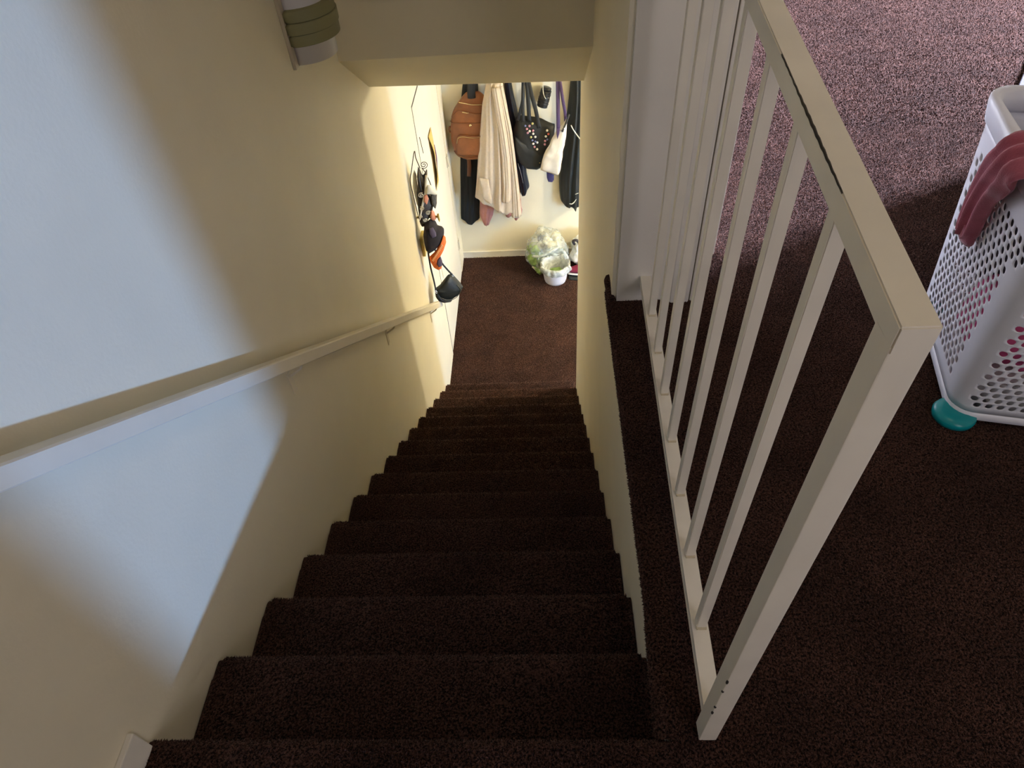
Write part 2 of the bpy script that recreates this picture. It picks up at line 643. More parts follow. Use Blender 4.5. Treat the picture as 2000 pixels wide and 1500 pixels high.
def sweep_pts(prof, w0, w1, sp):
    """points and normals over a (forward, up) profile swept along a width"""
    pr = np.array(prof)
    sg = np.diff(pr, axis=0)
    ln = np.linalg.norm(sg, axis=1)
    cum = np.concatenate([[0], np.cumsum(ln)])
    nL, nW = max(1, int(cum[-1] / sp)), max(1, int((w1 - w0) / sp))
    u = (np.arange(nL) + 0.5) / nL * cum[-1]
    U, Wd = np.meshgrid(u, w0 + (np.arange(nW) + 0.5) / nW * (w1 - w0))
    U = np.clip(U.ravel() + NPR.uniform(-0.5, 0.5, U.size) * sp, 0, cum[-1] - 1e-6)
    Wd = np.clip(Wd.ravel() + NPR.uniform(-0.5, 0.5, Wd.size) * sp, w0, w1)
    k = np.clip(np.searchsorted(cum, U, side='right') - 1, 0, len(sg) - 1)
    t = (U - cum[k]) / ln[k]
    q = pr[k] + sg[k] * t[:, None]
    nn = np.stack([-sg[k][:, 1], sg[k][:, 0]], 1) / ln[k][:, None]
    return q, nn, Wd


# ------------------------------------------------------------------ dimensions
W = 1.0526          # stair width
H = 0.178           # riser
D = 0.2381          # tread
ZL = -15 * H        # lower floor
YE = 5.305          # back wall of the lower hall
YR = 3.19           # end of the right stair wall

# ------------------------------------------------------------------ setting: upper floor
rnd = random.Random(4)


def jit(p, a=0.0022):
    return Vector(p) + noise.noise_vector(Vector(p) * 180) * a


def nose_profile(r=0.017, drop=None, lean=0.012, top_run=None):
    """(forward, up) points of a carpeted nosing, starting on the tread, ending at riser foot"""
    pts = []
    n = 7
    for k in range(n + 1):
        a = math.pi / 2 - math.pi * 0.98 * k / n
        pts.append((-r + r * math.cos(a), -r + r * math.sin(a)))
    pts.append((-0.028, -2.2 * r))
    m = 10
    for k in range(1, m + 1):
        t = k / m
        pts.append((-0.028 - lean * t, -2.2 * r - (drop - 2.2 * r) * t))
    return pts


def strip(bm, prof, x0, x1, y, z, nx, amp=0.0026, seed=0, left_round=0.0):
    """sweep (forward, up) profile along x"""
    cols = []
    for i in range(nx + 1):
        x = x0 + (x1 - x0) * i / nx
        col = []
        for k, (f, u) in enumerate(prof):
            p = Vector((x, y + f, z + u))
            w = noise.noise(Vector((x * 3.0, z * 7.1 + seed, 0))) * 0.004 + noise.noise(Vector((x * 90, k * 0.37, z * 11 + seed))) * amp
            w2 = noise.noise(Vector((x * 160, k * 1.9, z * 5 - seed))) * amp
            if k <= 9:
                p.z += w * 0.7 + w2 * 0.4
                p.y += w2 * 0.6
            col.append(bm.verts.new(p))
        cols.append(col)
    for i in range(nx):
        for k in range(len(prof) - 1):
            bm.faces.new([cols[i][k], cols[i + 1][k], cols[i + 1][k + 1], cols[i][k + 1]])
    return cols


b = bmesh.new()
prof0 = [(-1.74, 0.0), (-0.9, 0.0), (-0.3, 0.0), (-0.12, 0.0), (-0.05, 0.0)] + nose_profile(drop=H + 0.03) + [(-0.06, -H - 0.03)]
strip(b, prof0, 0.001, W, 0.0, 0.0, 150)
# floor right of the stairwell with its rolled carpet edge
xe = 1.037
profx = [(4.4, 0.0), (2.0, 0.0), (0.4, 0.0), (0.12, 0.0), (0.05, 0.0), (0.016, 0.0), (0.007, -0.003), (0.001, -0.010), (0.0, -0.018), (0.006, -0.024), (0.02, -0.026)]


def edge_slump(y):
    """the carpet edge sags outward beside the top step"""
    return 0.010 * max(0.0, 1 - y / 0.25) ** 0.5 if y < 0.25 else 0.0


def ystrip(bm, prof, y0, y1, ny, x0, ragged=0.004):
    rows = []
    for i in range(ny + 1):
        y = y0 + (y1 - y0) * i / ny
        r = []
        for k, (f, u) in enumerate(prof):
            p = Vector((x0 + f, y, u))
            if k > 4:
                p.x += noise.noise(Vector((y * 120, k * 0.9, 3))) * ragged + noise.noise(Vector((y * 9, 5, 3))) * 0.004
                p.z += noise.noise(Vector((y * 140, k * 1.3, 8))) * 0.002
                p.x -= edge_slump(y)
            r.append(bm.verts.new(p))
        rows.append(r)
    for i in range(ny):
        for k in range(len(prof) - 1):
            bm.faces.new([rows[i][k], rows[i][k + 1], rows[i + 1][k + 1], rows[i + 1][k]])


ystrip(b, profx, 0.0, 1.40, 260, xe)
box(b, (W + 0.002, -1.74, -0.19), (5.5, 0.0, -0.0005))
box(b, (1.10, 0.0, -0.19), (1.165, 5.20, -0.028))
box(b, (1.165, 0.0, -0.19), (5.5, 5.20, -0.003))
# rest of the carpet, behind the rolled strip and out to the far wall
for (x0, y0, x1, y1) in ((W, -1.74, 5.5, 0.0), (1.07, 1.40, 5.5, 5.20)):
    vs = [b.verts.new((x, y, 0.0)) for x, y in ((x0, y0), (x1, y0), (x1, y1), (x0, y1))]
    b.faces.new(vs)
# curled end of the carpet at the stub wall
tube(b, [(1.052, 1.33, 0.0), (1.050, 1.37, 0.012), (1.047, 1.41, 0.022), (1.052, 1.44, 0.012)], 0.014, 8)
fl = struct(obj('floor', b, M['carpet']))
A = [grid_pts(1.05, 2.35, -0.32, 1.33, 0.0, 0.0040)]
A.append(grid_pts(1.31, 2.75, 1.33, 2.45, 0.0, 0.0052))
A.append(grid_pts(1.31, 3.7, 2.45, 4.8, 0.0, 0.0075, lambda X, Y: X > 1.31 + (Y - 2.45) * 0.05))
sz = [(0.0062, 0.0021)] * len(A[0][0]) + [(0.0075, 0.0027)] * len(A[1][0]) + [(0.0095, 0.0039)] * len(A[2][0])
q, nn, wd_ = sweep_pts([(-0.20, 0.0)] + prof0[4:12], 0.004, 1.05, 0.0040)
A.append((np.stack([wd_, q[:, 0], q[:, 1]], 1), np.stack([0 * wd_, nn[:, 0], nn[:, 1]], 1)))
sz += [(0.0062, 0.0021)] * len(q)
q, nn, wd_ = sweep_pts([(p[0], p[1]) for p in profx[5:10]][::-1], 0.0, 1.40, 0.0036)
A.append((np.stack([xe + q[:, 0] - np.array([edge_slump(v) for v in wd_]), wd_, q[:, 1]], 1), np.stack([-nn[:, 0] * 0 - np.abs(nn[:, 0]), 0 * wd_, np.abs(nn[:, 1])], 1)))
sz += [(0.0055, 0.0020)] * len(q)
sz = np.array(sz)
tufts(np.concatenate([a[0] for a in A]), np.concatenate([a[1] for a in A]), fl, sz[:, 0], sz[:, 1], (0.05, 0.12, 0))

# lower floor
b = bmesh.new()
box(b, (-0.05, 3.0, ZL - 0.1), (3.6, YE + 0.1, ZL))
fl = struct(flat('floor', b, M['carpet']))
P, Nn = grid_pts(0.0, 1.35, 3.05, YE - 0.01, ZL, 0.0085)
tufts(P, Nn, fl, 0.0095, 0.0042, (0.0, 0.12, 0))

# left wall with the opening of the hall door
b = bmesh.new()
DY0, DY1, DZ1 = 3.865, 5.06, -0.435
for (y0, y1, z0, z1) in ((-1.74, DY0, ZL, 2.45), (DY1, YE, ZL, 0.2), (DY0, DY1, DZ1, 0.2), (DY0, YE, 0.2, 2.45)):
    box(b, (-0.12, y0, z0), (0.0, y1, z1))
bmesh.ops.remove_doubles(b, verts=b.verts, dist=1e-5)
struct(flat('wall_left', b, M['wall']))

# right wall of the stairs: below the floor, and the stub that rises past the railing
b = bmesh.new()
box(b, (W, 0.0, ZL), (W + 0.105, 1.32, -0.027))
box(b, (W, 1.32, ZL), (W + 0.105, 1.345, -0.027))
box(b, (W, 1.345, ZL), (W + 0.105, YR, 2.45))
struct(flat('wall_right', b, M['wall']))
b = bmesh.new()
box(b, (W + 0.016, 1.332, -0.027), (1.300, 1.345, 2.45))
box(b, (W + 0.105, 1.345, 0.0), (1.300, 5.20, 2.45))
struct(flat('wall_stub', b, [M['white_wall']]))

# end wall above the stairs and sloped soffit
b = bmesh.new()
yA, zA = 2.452, 0.395
yB, zB = 2.925, 0.078
vs = []
for x in (0.0, W):
    k = -0.07 * (x / W - 0.5)
    kz = 0.03 * (x / W - 0.5)
    kb = 0.05 * (x / W - 0.5)
    vs.append([b.verts.new(p) for p in ((x, yA + k, 2.45), (x, yA + k, zA + kz), (x, yB + kb, zB - kz * 1.5), (x, yB + kb + 0.12, zB - kz * 1.5), (x, yB + 0.12, 2.45))])
for k in range(5):
    b.faces.new([vs[0][k], vs[1][k], vs[1][(k + 1) % 5], vs[0][(k + 1) % 5]])
b.faces.new(vs[0])
b.faces.new(vs[1][::-1])
struct(flat('wall_bulkhead', b, M['wall']))

# lower hall: ceiling, back wall, far right wall, front wall
b = bmesh.new()
box(b, (0.0, yB + 0.10, 0.06), (W + 0.3, YE, 0.14))
box(b, (W + 0.1, 2.3, -0.20), (3.6, YE, -0.191))
box(b, (W + 0.1, YR, -0.2), (W + 0.3, YE, 0.06))
struct(flat('ceiling', b, M['wall']))
b = bmesh.new()
box(b, (-0.12, YE, ZL), (3.7, YE + 0.1, 0.2))
struct(flat('wall_back', b, M['wall']))
b = bmesh.new()
box(b, (3.6, 2.2, ZL), (3.7, YE, -0.19))
struct(flat('wall_hall_right', b, M['wall']))
b = bmesh.new()
box(b, (W + 0.105, 2.2, ZL), (3.7, 2.3, -0.19))
struct(flat('wall_hall_front', b, M['wall']))
b = bmesh.new()
beam(b, (0.0, YE - 0.007, ZL + 0.035), (3.6, YE - 0.007, ZL + 0.035), 0.014, 0.07, 0.003)
struct(flat('baseboard_back', b, M['trim']))

# upper room shell
b = bmesh.new()
wx0, wx1, wz0, wz1 = 1.90, 2.76, 0.21, 2.1
for (x0, x1, z0, z1) in ((-0.12, wx0, 0, 2.45), (wx1, 3.7, 0, 2.45), (wx0, wx1, 0, wz0), (wx0, wx1, wz1, 2.45)):
    box(b, (x0, -1.86, z0 - 0.19), (x1, -1.74, z1))
struct(flat('wall_front', b, M['wall']))
b = bmesh.new()
for (x0, x1, z0, z1) in ((wx0 - 0.06, wx0, wz0 - 0.06, wz1 + 0.06), (wx1, wx1 + 0.06, wz0 - 0.06, wz1 + 0.06), (wx0, wx1, wz0 - 0.06, wz0), (wx0, wx1, wz1, wz1 + 0.06)):
    box(b, (x0, -1.745, z0), (x1, -1.725, z1), 0.003)
struct(flat('window_1', b, M['trim']))
b = bmesh.new()
box(b, (3.6, -1.74, -0.19), (3.7, 2.54, 2.45))
struct(flat('wall_bedroom', b, M['wall']))
b = bmesh.new()
box(b, (1.3, 5.20, 0), (5.6, 5.30, 2.45))
struct(flat('wall_far', b, M['wall']))
b = bmesh.new()
for (y0, y1, z0, z1) in ((2.54, 2.95, 0, 2.45), (5.05, 5.30, 0, 2.45), (2.95, 5.05, 0, 0.3), (2.95, 5.05, 2.3, 2.45)):
    box(b, (5.5, y0, z0 - 0.19), (5.6, y1, z1))
box(b, (3.7, 2.44, 0), (5.5, 2.54, 2.45))
struct(flat('wall_bedroom_side', b, M['wall']))
b = bmesh.new()
for (y0, y1, z0, z1) in ((2.89, 2.95, 0.24, 2.36), (5.05, 5.11, 0.24, 2.36), (2.95, 5.05, 0.24, 0.3), (2.95, 5.05, 2.3, 2.36)):
    box(b, (5.485, y0, z0), (5.499, y1, z1), 0.003)
struct(flat('window_2', b, M['trim']))
b = bmesh.new()
box(b, (-0.12, -1.86, 2.45), (5.6, 5.30, 2.55))
struct(flat('ceiling', b, M['white_wall']))

# landing baseboard at the left wall
b = bmesh.new()
box(b, (0.0, -1.74, 0.0), (0.014, -0.012, 0.085), 0.003)
struct(flat('baseboard_left', b, M['trim']))

# casing and jambs of the closet opening past the railing
b = bmesh.new()
box(b, (1.228, 1.318, 0.0), (1.302, 1.334, 2.1), 0.003)
box(b, (1.240, 1.312, 0.0), (1.262, 1.322, 2.1), 0.004)
box(b, (1.282, 1.314, 0.0), (1.300, 1.322, 2.1), 0.003)
struct(flat('trim_1', b, M['trim']))
b = bmesh.new()
box(b, (1.3058, 1.320, 0.0), (1.338, 1.560, 2.1), 0.003)
struct(flat('trim_2', b, M['trim']))
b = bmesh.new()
box(b, (1.3015, 1.325, 0.0), (1.3065, 1.56, 2.1))  # dark strip, its colour standing in for the shade of a crack
struct(flat('crack_shade_strip', b, M['crack_shade']))
b = bmesh.new()
box(b, (1.300, 1.572, 0.0), (1.405, 1.66, 2.1), 0.003)
box(b, (1.402, 1.566, 0.0), (1.432, 1.66, 2.1), 0.004)
struct(flat('trim_4', b, M['trim']))

# hall door in the left wall
b = bmesh.new()
box(b, (-0.045, DY0 + 0.034, ZL + 0.015), (-0.002, DY1 - 0.006, DZ1 - 0.022), 0.002)
door = struct(flat('door_1', b, M['door']))
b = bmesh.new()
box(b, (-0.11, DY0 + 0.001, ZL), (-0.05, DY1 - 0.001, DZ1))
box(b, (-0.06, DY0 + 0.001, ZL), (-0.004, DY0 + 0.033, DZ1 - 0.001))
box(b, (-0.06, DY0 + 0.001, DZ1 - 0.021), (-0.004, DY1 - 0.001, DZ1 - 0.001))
struct(flat('door_gap_shade', b, M['gap'], door))  # near-black sheet and edge strips, painting the shade of the door gap
for zc in (-1.46, -2.34):
    b = bmesh.new()
    box(b, (-0.004, 5.03, zc - 0.05), (0.004, 5.10, zc + 0.05), 0.001)
    hg = part('hinge', b, M['hinge'], door, False)
    b = bmesh.new()
    tube(b, [(0.005, 5.058, zc - 0.05), (0.005, 5.058, zc + 0.05)], 0.006, 8, 1)
    part('knuckle', b, M['hinge'], hg)

# ------------------------------------------------------------------ staircase
st = thing('staircase', 'dark brown carpeted staircase descending between cream walls', 'stairs', (W / 2, 0, ZL))
for i in range(1, 15):
    b = bmesh.new()
    drop = H + 0.012
    pr = [(-D - 0.03, -0.012), (-D - 0.02, 0.0), (-D * 0.75, 0.0), (-D * 0.5, 0.0), (-D * 0.25, 0.0), (-0.05, 0.0)] + nose_profile(drop=drop) + [(-D - 0.03, -drop)]
    cols = strip(b, pr, 0.002, W - 0.002, i * D, -i * H, 130, amp=0.0024, seed=i * 1.7)
    # slack carpet ends at both walls
    for c in cols[:2] + cols[-2:]:
        for k, v in enumerate(c):
            if 5 <= k <= 14:
                v.co.z -= 0.004
                v.co.y -= 0.004
    for c in (cols[0], cols[-1]):
        b.faces.new(c)
    sp_ = 0.0042 + 0.00030 * i
    q, nn, wd_ = sweep_pts([(-D - 0.01, 0.0)] + pr[2:11], 0.013, W - 0.013, sp_)
    stp = part('step', b, M['carpet'], st)
    tufts(np.stack([wd_, i * D + q[:, 0], -i * H + q[:, 1]], 1), np.stack([0 * wd_, nn[:, 0], nn[:, 1]], 1), stp, 0.0058 + 0.0002 * i, 0.0021 + 0.00015 * i, (0, 0.1, 0))
# a pale loose thread at the end of one step
b = bmesh.new()
tube(b, [(0.012, 12 * D + 0.004, -12 * H - 0.005), (0.022, 12 * D + 0.010, -12 * H - 0.04), (0.016, 12 * D + 0.006, -12 * H - 0.085)], 0.0028, 6)
part('loose_thread', b, M['cord'], st, label='pale loose carpet thread')

# ------------------------------------------------------------------ stair railing
rl = thing('stair_railing', 'cream painted metal railing with square balusters beside the stairwell', 'railing', (1.125, 0.016, 0))
b = bmesh.new()
box(b, (1.1085, -0.0015, 0.0), (1.1415, 0.0315, 1.060), 0.0015)
nw = part('newel_post', b, M['rail'], rl, False)
for (zc, l) in ((0.315, 0.012), (0.272, 0.004), (0.195, 0.005), (0.165, 0.010)):
    b = bmesh.new()
    sphere(b, (1.1088, -0.0012, zc), 0.0024, 2, (1, 1, l / 0.004))
    part('paint_chip', b, M['chip'], nw, label='dark chip in the paint')


def rail_x(y):
    return 1.125 + 0.030 * y


def top_z(y):
    return 1.0815 + 0.085 * y


b = bmesh.new()
yE2 = 1.335
sec = [(-0.0165, -0.030), (-0.0165, 0.0), (0.0165, 0.0), (0.0165, -0.030)]
y0 = -0.0025
ringA = [b.verts.new((rail_x(0) + s[0], y0, top_z(0) + s[1])) for s in sec]
ringB = [b.verts.new((rail_x(yE2) + s[0], yE2, top_z(yE2) + s[1])) for s in sec]
for k in range(4):
    b.faces.new([ringA[k], ringA[(k + 1) % 4], ringB[(k + 1) % 4], ringB[k]])
b.faces.new(ringA)
b.faces.new(ringB)
bmesh.ops.bevel(b, geom=list(b.edges), offset=0.0016, segments=2, affect='EDGES')
tr = part('top_rail', b, M['rail'], rl, False)
b = bmesh.new()
pl = []
for k in range(40):
    y = 0.17 + 0.27 * k / 39
    pl.append((rail_x(y) - 0.0158 + 0.0004 * math.sin(k * 2.1), y, top_z(y) - 0.0006))
tube(b, pl, lambda t: 0.0019 * math.sin(math.pi * min(1, t * 1.2 + 0.02)) ** 0.5 if t < 0.82 else 0.0008, 6, 0)
part('paint_crack', b, M['chip'], tr, label='dark crack along the top rail edge')
b = bmesh.new()
beam(b, (1.125, 0.02, 0.085), (1.125 + 0.0235 * 1.33, 1.335, 0.085), 0.030, 0.030, 0.0015)
part('bottom_rail', b, M['rail'], rl, False)
for i in range(7):
    yb_ = 0.19 + 0.160 * i
    b = bmesh.new()
    xb = 1.126 + 0.0235 * yb_
    xt = rail_x(yb_)
    beam(b, (xb, yb_, 0.097), (xt, yb_, top_z(yb_) - 0.028), 0.020, 0.020, 0.0012, up=(0, 1, 0))
    bal = part('baluster', b, M['rail'], rl, False)
    b = bmesh.new()
    beam(b, (xb - 0.009, yb_ - 0.0115, 0.1015), (xb + 0.009, yb_ - 0.0115, 0.1015), 0.004, 0.003, 0.001)
    part('weld_bead', b, M['bracket'], bal, False)

# ------------------------------------------------------------------ wall handrail
hr = thing('handrail', 'cream wooden handrail on brackets along the left stair wall', 'handrail', (0.05, 1.6, -0.4))


def hz(y):
    return 0.735 - 0.742 * (y - 0.15)


b = bmesh.new()
ya, yz = -0.22, 3.43
n = 40
rg = []
for k in range(n + 1):
    y = ya + (yz - ya) * k / n
    rg.append([b.verts.new((x, y, hz(y) + dz)) for x, dz in ((0.030, -0.050), (0.030, -0.003), (0.033, 0.0), (0.066, 0.0), (0.070, -0.004), (0.070, -0.046), (0.066, -0.050))])
for k in range(n):
    for j in range(7):
        b.faces.new([rg[k][j], rg[k][(j + 1) % 7], rg[k + 1][(j + 1) % 7], rg[k + 1][j]])
b.faces.new(rg[0])
b.faces.new(rg[-1])
flat_rail = part('rail', b, M['handrail'], hr, False)
for yb_ in (1.09, 2.17, 3.27):
    zr = hz(yb_) - 0.05
    b = bmesh.new()
    tube(b, [(0.003, yb_, zr - 0.052), (0.020, yb_ + 0.004, zr - 0.042), (0.042, yb_ + 0.008, zr - 0.026), (0.049, yb_ + 0.009, zr - 0.014), (0.050, yb_ + 0.009, zr + 0.002)], 0.0045, 8)
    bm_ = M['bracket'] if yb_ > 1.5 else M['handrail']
    bk = part('bracket', b, bm_, hr)
    b = bmesh.new()
    box(b, (0.0, yb_ - 0.014, zr - 0.125), (0.004, yb_ + 0.014, zr - 0.035), 0.001)
    part('mounting_plate', b, bm_, bk, False)

# ------------------------------------------------------------------ wall sconce
wl = thing('wall_lamp', 'unlit half-round wall lamp of frosted glass with olive bands, high on left wall', 'lamp', (0, 2.06, 0.56))
yc = 2.075


def halfdrum(bm, r, z0, z1, n=28, dy=1.0, x0=0.012):
    ring = []
    for z in (z0, z1):
        ring.append([bm.verts.new((x0 + r * math.sin(math.pi * k / n), yc - dy * r * math.cos(math.pi * k / n), z)) for k in range(n + 1)])
    for k in range(n):
        bm.faces.new([ring[0][k], ring[0][k + 1], ring[1][k + 1], ring[1][k]])
    bm.faces.new(ring[0])
    bm.faces.new(ring[1])
    bm.faces.new([ring[0][0], ring[1][0], ring[1][n], ring[0][n]])


b = bmesh.new()
box(b, (0.0, yc - 0.145, 0.565), (0.012, yc + 0.145, 0.99), 0.002)
part('backplate', b, M['lampplate'], wl)
b = bmesh.new()
halfdrum(b, 0.112, 0.568, 0.98)
part('glass_shade', b, M['lampglass'], wl)
for k, (z0, z1, r) in enumerate(((0.633, 0.668, 0.136), (0.670, 0.705, 0.140), (0.707, 0.742, 0.136))):
    b = bmesh.new()
    halfdrum(b, r, z0, z1)
    bmesh.ops.bevel(b, geom=[e for e in b.edges if abs(e.verts[0].co.z - e.verts[1].co.z) < 1e-6], offset=0.004, segments=2, affect='EDGES')
    part('band', b, M['olive'], wl)

# ------------------------------------------------------------------ coats and bags on the back wall
b = bmesh.new()
box(b, (0.08, YE - 0.02, -0.80), (1.45, YE - 0.0005, -0.70), 0.004)
cr = tag(flat('coat_rack', b, M['trim']), 'cream hook board on the back wall holding the coats', 'coat rack')
for x in (0.285, 0.47, 0.57, 0.71, 0.87, 0.99, 1.17):
    b = bmesh.new()
    tube(b, [(x, YE - 0.02, -0.76), (x, YE - 0.06, -0.80), (x, YE - 0.10, -0.82), (x, YE - 0.12, -0.79)], 0.006, 8)
    part('hook', b, M['silver'], cr)

# long black trousers behind the backpack
b = bmesh.new()
cloth(b, [(-0.84, 0.20, 0.32), (-1.2, 0.12, 0.30), (-1.457, 0.103, 0.281), (-1.707, 0.074, 0.257), (-1.973, 0.047, 0.232), (-2.141, 0.028, 0.210), (-2.26, 0.021, 0.205)], YE - 0.003, 0.030, 3, 0.006,
      hem=[(0, -2.20), (0.2, -2.215), (0.42, -2.262), (0.6, -2.258), (0.85, -2.22), (1, -2.205)], seed=3)
tag(obj('hanging_trousers', b, M['blackcloth']), 'long black garment hanging behind and below the tan backpack', 'garment')

# backpack
bp_ = thing('backpack', 'tan leather backpack with gold zips hanging on the back wall', 'backpack', (0.25, YE - 0.12, -1.53))
DS = 0.62
rows = [(-0.930, 0.225, 0.325, 0.03), (-0.955, 0.195, 0.350, 0.05), (-1.0, 0.152, 0.393, 0.075), (-1.066, 0.097, 0.435, 0.10), (-1.12, 0.072, 0.448, 0.115), (-1.177, 0.056, 0.453, 0.125), (-1.268, 0.043, 0.455, 0.14), (-1.35, 0.040, 0.45, 0.145), (-1.41, 0.045, 0.445, 0.145), (-1.455, 0.060, 0.43, 0.14), (-1.483, 0.082, 0.41, 0.13), (-1.512, 0.115, 0.37, 0.105), (-1.532, 0.155, 0.325, 0.06)]
b = bmesh.new()
rings = []
NB = 44
yb0 = YE - 0.072
rows = [(r[0], r[1], r[2], r[3] * DS) for r in rows]
for (z, xl, xr, dp) in rows:
    cx, hw = (xl + xr) / 2, (xr - xl) / 2
    r = []
    for k in range(NB):
        a = 2 * math.pi * k / NB
        ca, sa = math.cos(a), math.sin(a)
        px = cx + hw * math.copysign(abs(ca) ** 0.6, ca)
        py = yb0 - dp * (max(0, sa) ** 0.6) + 0.014 * (max(0, -sa) ** 0.6)
        r.append(b.verts.new((px, py, z)))
    rings.append(r)
for i in range(len(rings) - 1):
    for k in range(NB):
        b.faces.new([rings[i][k], rings[i][(k + 1) % NB], rings[i + 1][(k + 1) % NB], rings[i + 1][k]])
b.faces.new(rings[0])
b.faces.new(rings[-1])
body = part('body', b, M['leather'], bp_)
body.modifiers.new('smooth', 'SUBSURF').levels = 1
body.modifiers['smooth'].render_levels = 1
YF = yb0 - 0.14


def yfront(z):
    return yb0 - interp([(r[0], r[3]) for r in rows], z)[0]


b = bmesh.new()
puff(b, [(0.082, -1.44), (0.085, -1.33), (0.105, -1.288), (0.15, -1.272), (0.30, -1.285), (0.37, -1.30), (0.39, -1.34), (0.39, -1.44), (0.36, -1.468), (0.12, -1.466)], yb0 - 0.084, 0.028, 0.01, tilt=lambda x, z: 0)
pk = part('front_pocket', b, M['leather'], bp_)
b = bmesh.new()
tube(b, [(0.092, yb0 - 0.096, -1.345), (0.105, yb0 - 0.100, -1.288), (0.15, yb0 - 0.102, -1.268), (0.26, yb0 - 0.105, -1.282), (0.33, yb0 - 0.105, -1.278)], 0.0055, 8, mi=0)
part('zip', b, M['leatherdk'], pk)
b = bmesh.new()
tube(b, [(0.100, yb0 - 0.100, -1.340), (0.112, yb0 - 0.103, -1.294), (0.15, yb0 - 0.106, -1.277), (0.24, yb0 - 0.108, -1.290), (0.33, yb0 - 0.108, -1.288)], 0.0026, 8)
part('piping', b, M['gold'], pk)
b = bmesh.new()
tube(b, [(0.150, yfront(-1.02) + 0.012, -1.005), (0.20, yfront(-1.02) - 0.006, -1.008), (0.27, yfront(-1.02) - 0.010, -1.022), (0.345, yfront(-1.02) - 0.008, -1.026)], 0.004, 8)
part('zip', b, M['gold'], bp_, label='gold top zip')
b = bmesh.new()
tube(b, [(0.172, yfront(-1.078) - 0.008, -1.074), (0.225, yfront(-1.085) - 0.010, -1.086)], 0.0042, 8)
part('zip', b, M['gold'], bp_, label='short gold zip pull')
b = bmesh.new()
tube(b, [(0.075, yfront(-1.165) + 0.035, -1.120), (0.10, yfront(-1.12) - 0.004, -1.085), (0.15, yfront(-1.07) - 0.008, -1.060), (0.28, yfront(-1.08) - 0.012, -1.095), (0.42, yfront(-1.08) + 0.012, -1.09)], 0.004, 8)
part('seam', b, M['leatherdk'], bp_)
b = bmesh.new()
tube(b, [(0.055, yfront(-1.17) + 0.045, -1.165), (0.10, yfront(-1.17) - 0.002, -1.166), (0.22, yfront(-1.17) - 0.006, -1.170), (0.38, yfront(-1.17) - 0.004, -1.175)], 0.0035, 8)
part('seam', b, M['leatherdk'], bp_)
b = bmesh.new()
tube(b, [(0.06, yb0 - 0.060, -1.425), (0.11, yb0 - 0.089, -1.470), (0.24, yb0 - 0.093, -1.487), (0.38, yb0 - 0.087, -1.470)], 0.0045, 8)
part('seam', b, M['leatherdk'], bp_)
b = bmesh.new()
sphere(b, (0.231, yfront(-1.19) - 0.003, -1.190), 0.012, 3, (1, 0.5, 1))
part('stud', b, M['gold'], bp_, label='round gold stud')
b = bmesh.new()
tube(b, [(0.262, yb0 - 0.030, -0.990), (0.264, yb0 - 0.045, -0.93), (0.275, yb0 - 0.045, -0.84), (0.277, yb0 - 0.025, -0.80), (0.279, yb0 - 0.008, -0.84), (0.280, yb0 - 0.004, -0.93)], 0, 10, flatten=(0.036, 0.006), up=(0, 1, 0))
part('handle', b, M['blackstrap'], bp_, label='black webbing grab handle')
b = bmesh.new()
tube(b, [(0.175, yb0 - 0.02, -1.50), (0.172, yb0 + 0.0, -1.60), (0.157, yb0 + 0.005, -1.717)], 0, 8, flatten=(0.019, 0.004), up=(0, 1, 0))
part('strap', b, M['brownstrap'], bp_, label='brown strap hanging below the bag')
b = bmesh.new()
tube(b, [(0.046, yb0 - 0.01, -1.22), (0.034, yb0 - 0.02, -1.245), (0.04, yb0 - 0.02, -1.275)], 0.007, 8)
part('side_loop', b, M['leatherdk'], bp_)

# dusty pink sweatshirt under the cardigan
sw = thing('sweatshirt', 'dusty pink sweatshirt showing below the cream cardigan', 'sweatshirt', (0.42, YE - 0.06, -2.2))
b = bmesh.new()
cloth(b, [(-0.86, 0.46, 0.53), (-1.55, 0.46, 0.53), (-1.7, 0.38, 0.55), (-1.9, 0.34, 0.58), (-2.12, 0.37, 0.56)], YE - 0.004, 0.04, 3, 0.012, hem=[(0, -2.06), (0.25, -2.06), (0.4, -2.13), (0.95, -2.13), (1, -2.08)], seed=8)
part('body', b, M['pinkinside'], sw, label='dark maroon inside of the body')
for rws, dy, sd in (([(-0.9, 0.46, 0.50), (-1.52, 0.455, 0.50), (-1.62, 0.36, 0.46), (-1.715, 0.285, 0.417), (-1.981, 0.236, 0.385), (-2.10, 0.222, 0.357), (-2.15, 0.220, 0.345), (-2.20, 0.235, 0.318), (-2.238, 0.247, 0.302)], 0.035, 1),
                    ([(-0.9, 0.47, 0.52), (-1.6, 0.46, 0.53), (-1.88, 0.44, 0.548), (-2.06, 0.455, 0.548), (-2.12, 0.459, 0.540), (-2.155, 0.468, 0.525)], 0.03, 2),
                    ([(-0.9, 0.48, 0.53), (-1.7, 0.48, 0.54), (-1.90, 0.500, 0.60), (-1.97, 0.504, 0.625), (-2.066, 0.508, 0.625), (-2.106, 0.522, 0.634), (-2.163, 0.540, 0.622), (-2.19, 0.552, 0.585)], 0.03, 3)):
    b = bmesh.new()
    cloth(b, rws, YE - 0.050, 0.050, 2, 0.008, ns=30, seed=sd + 20)
    part('sleeve', b, M['pinksweat'], sw)

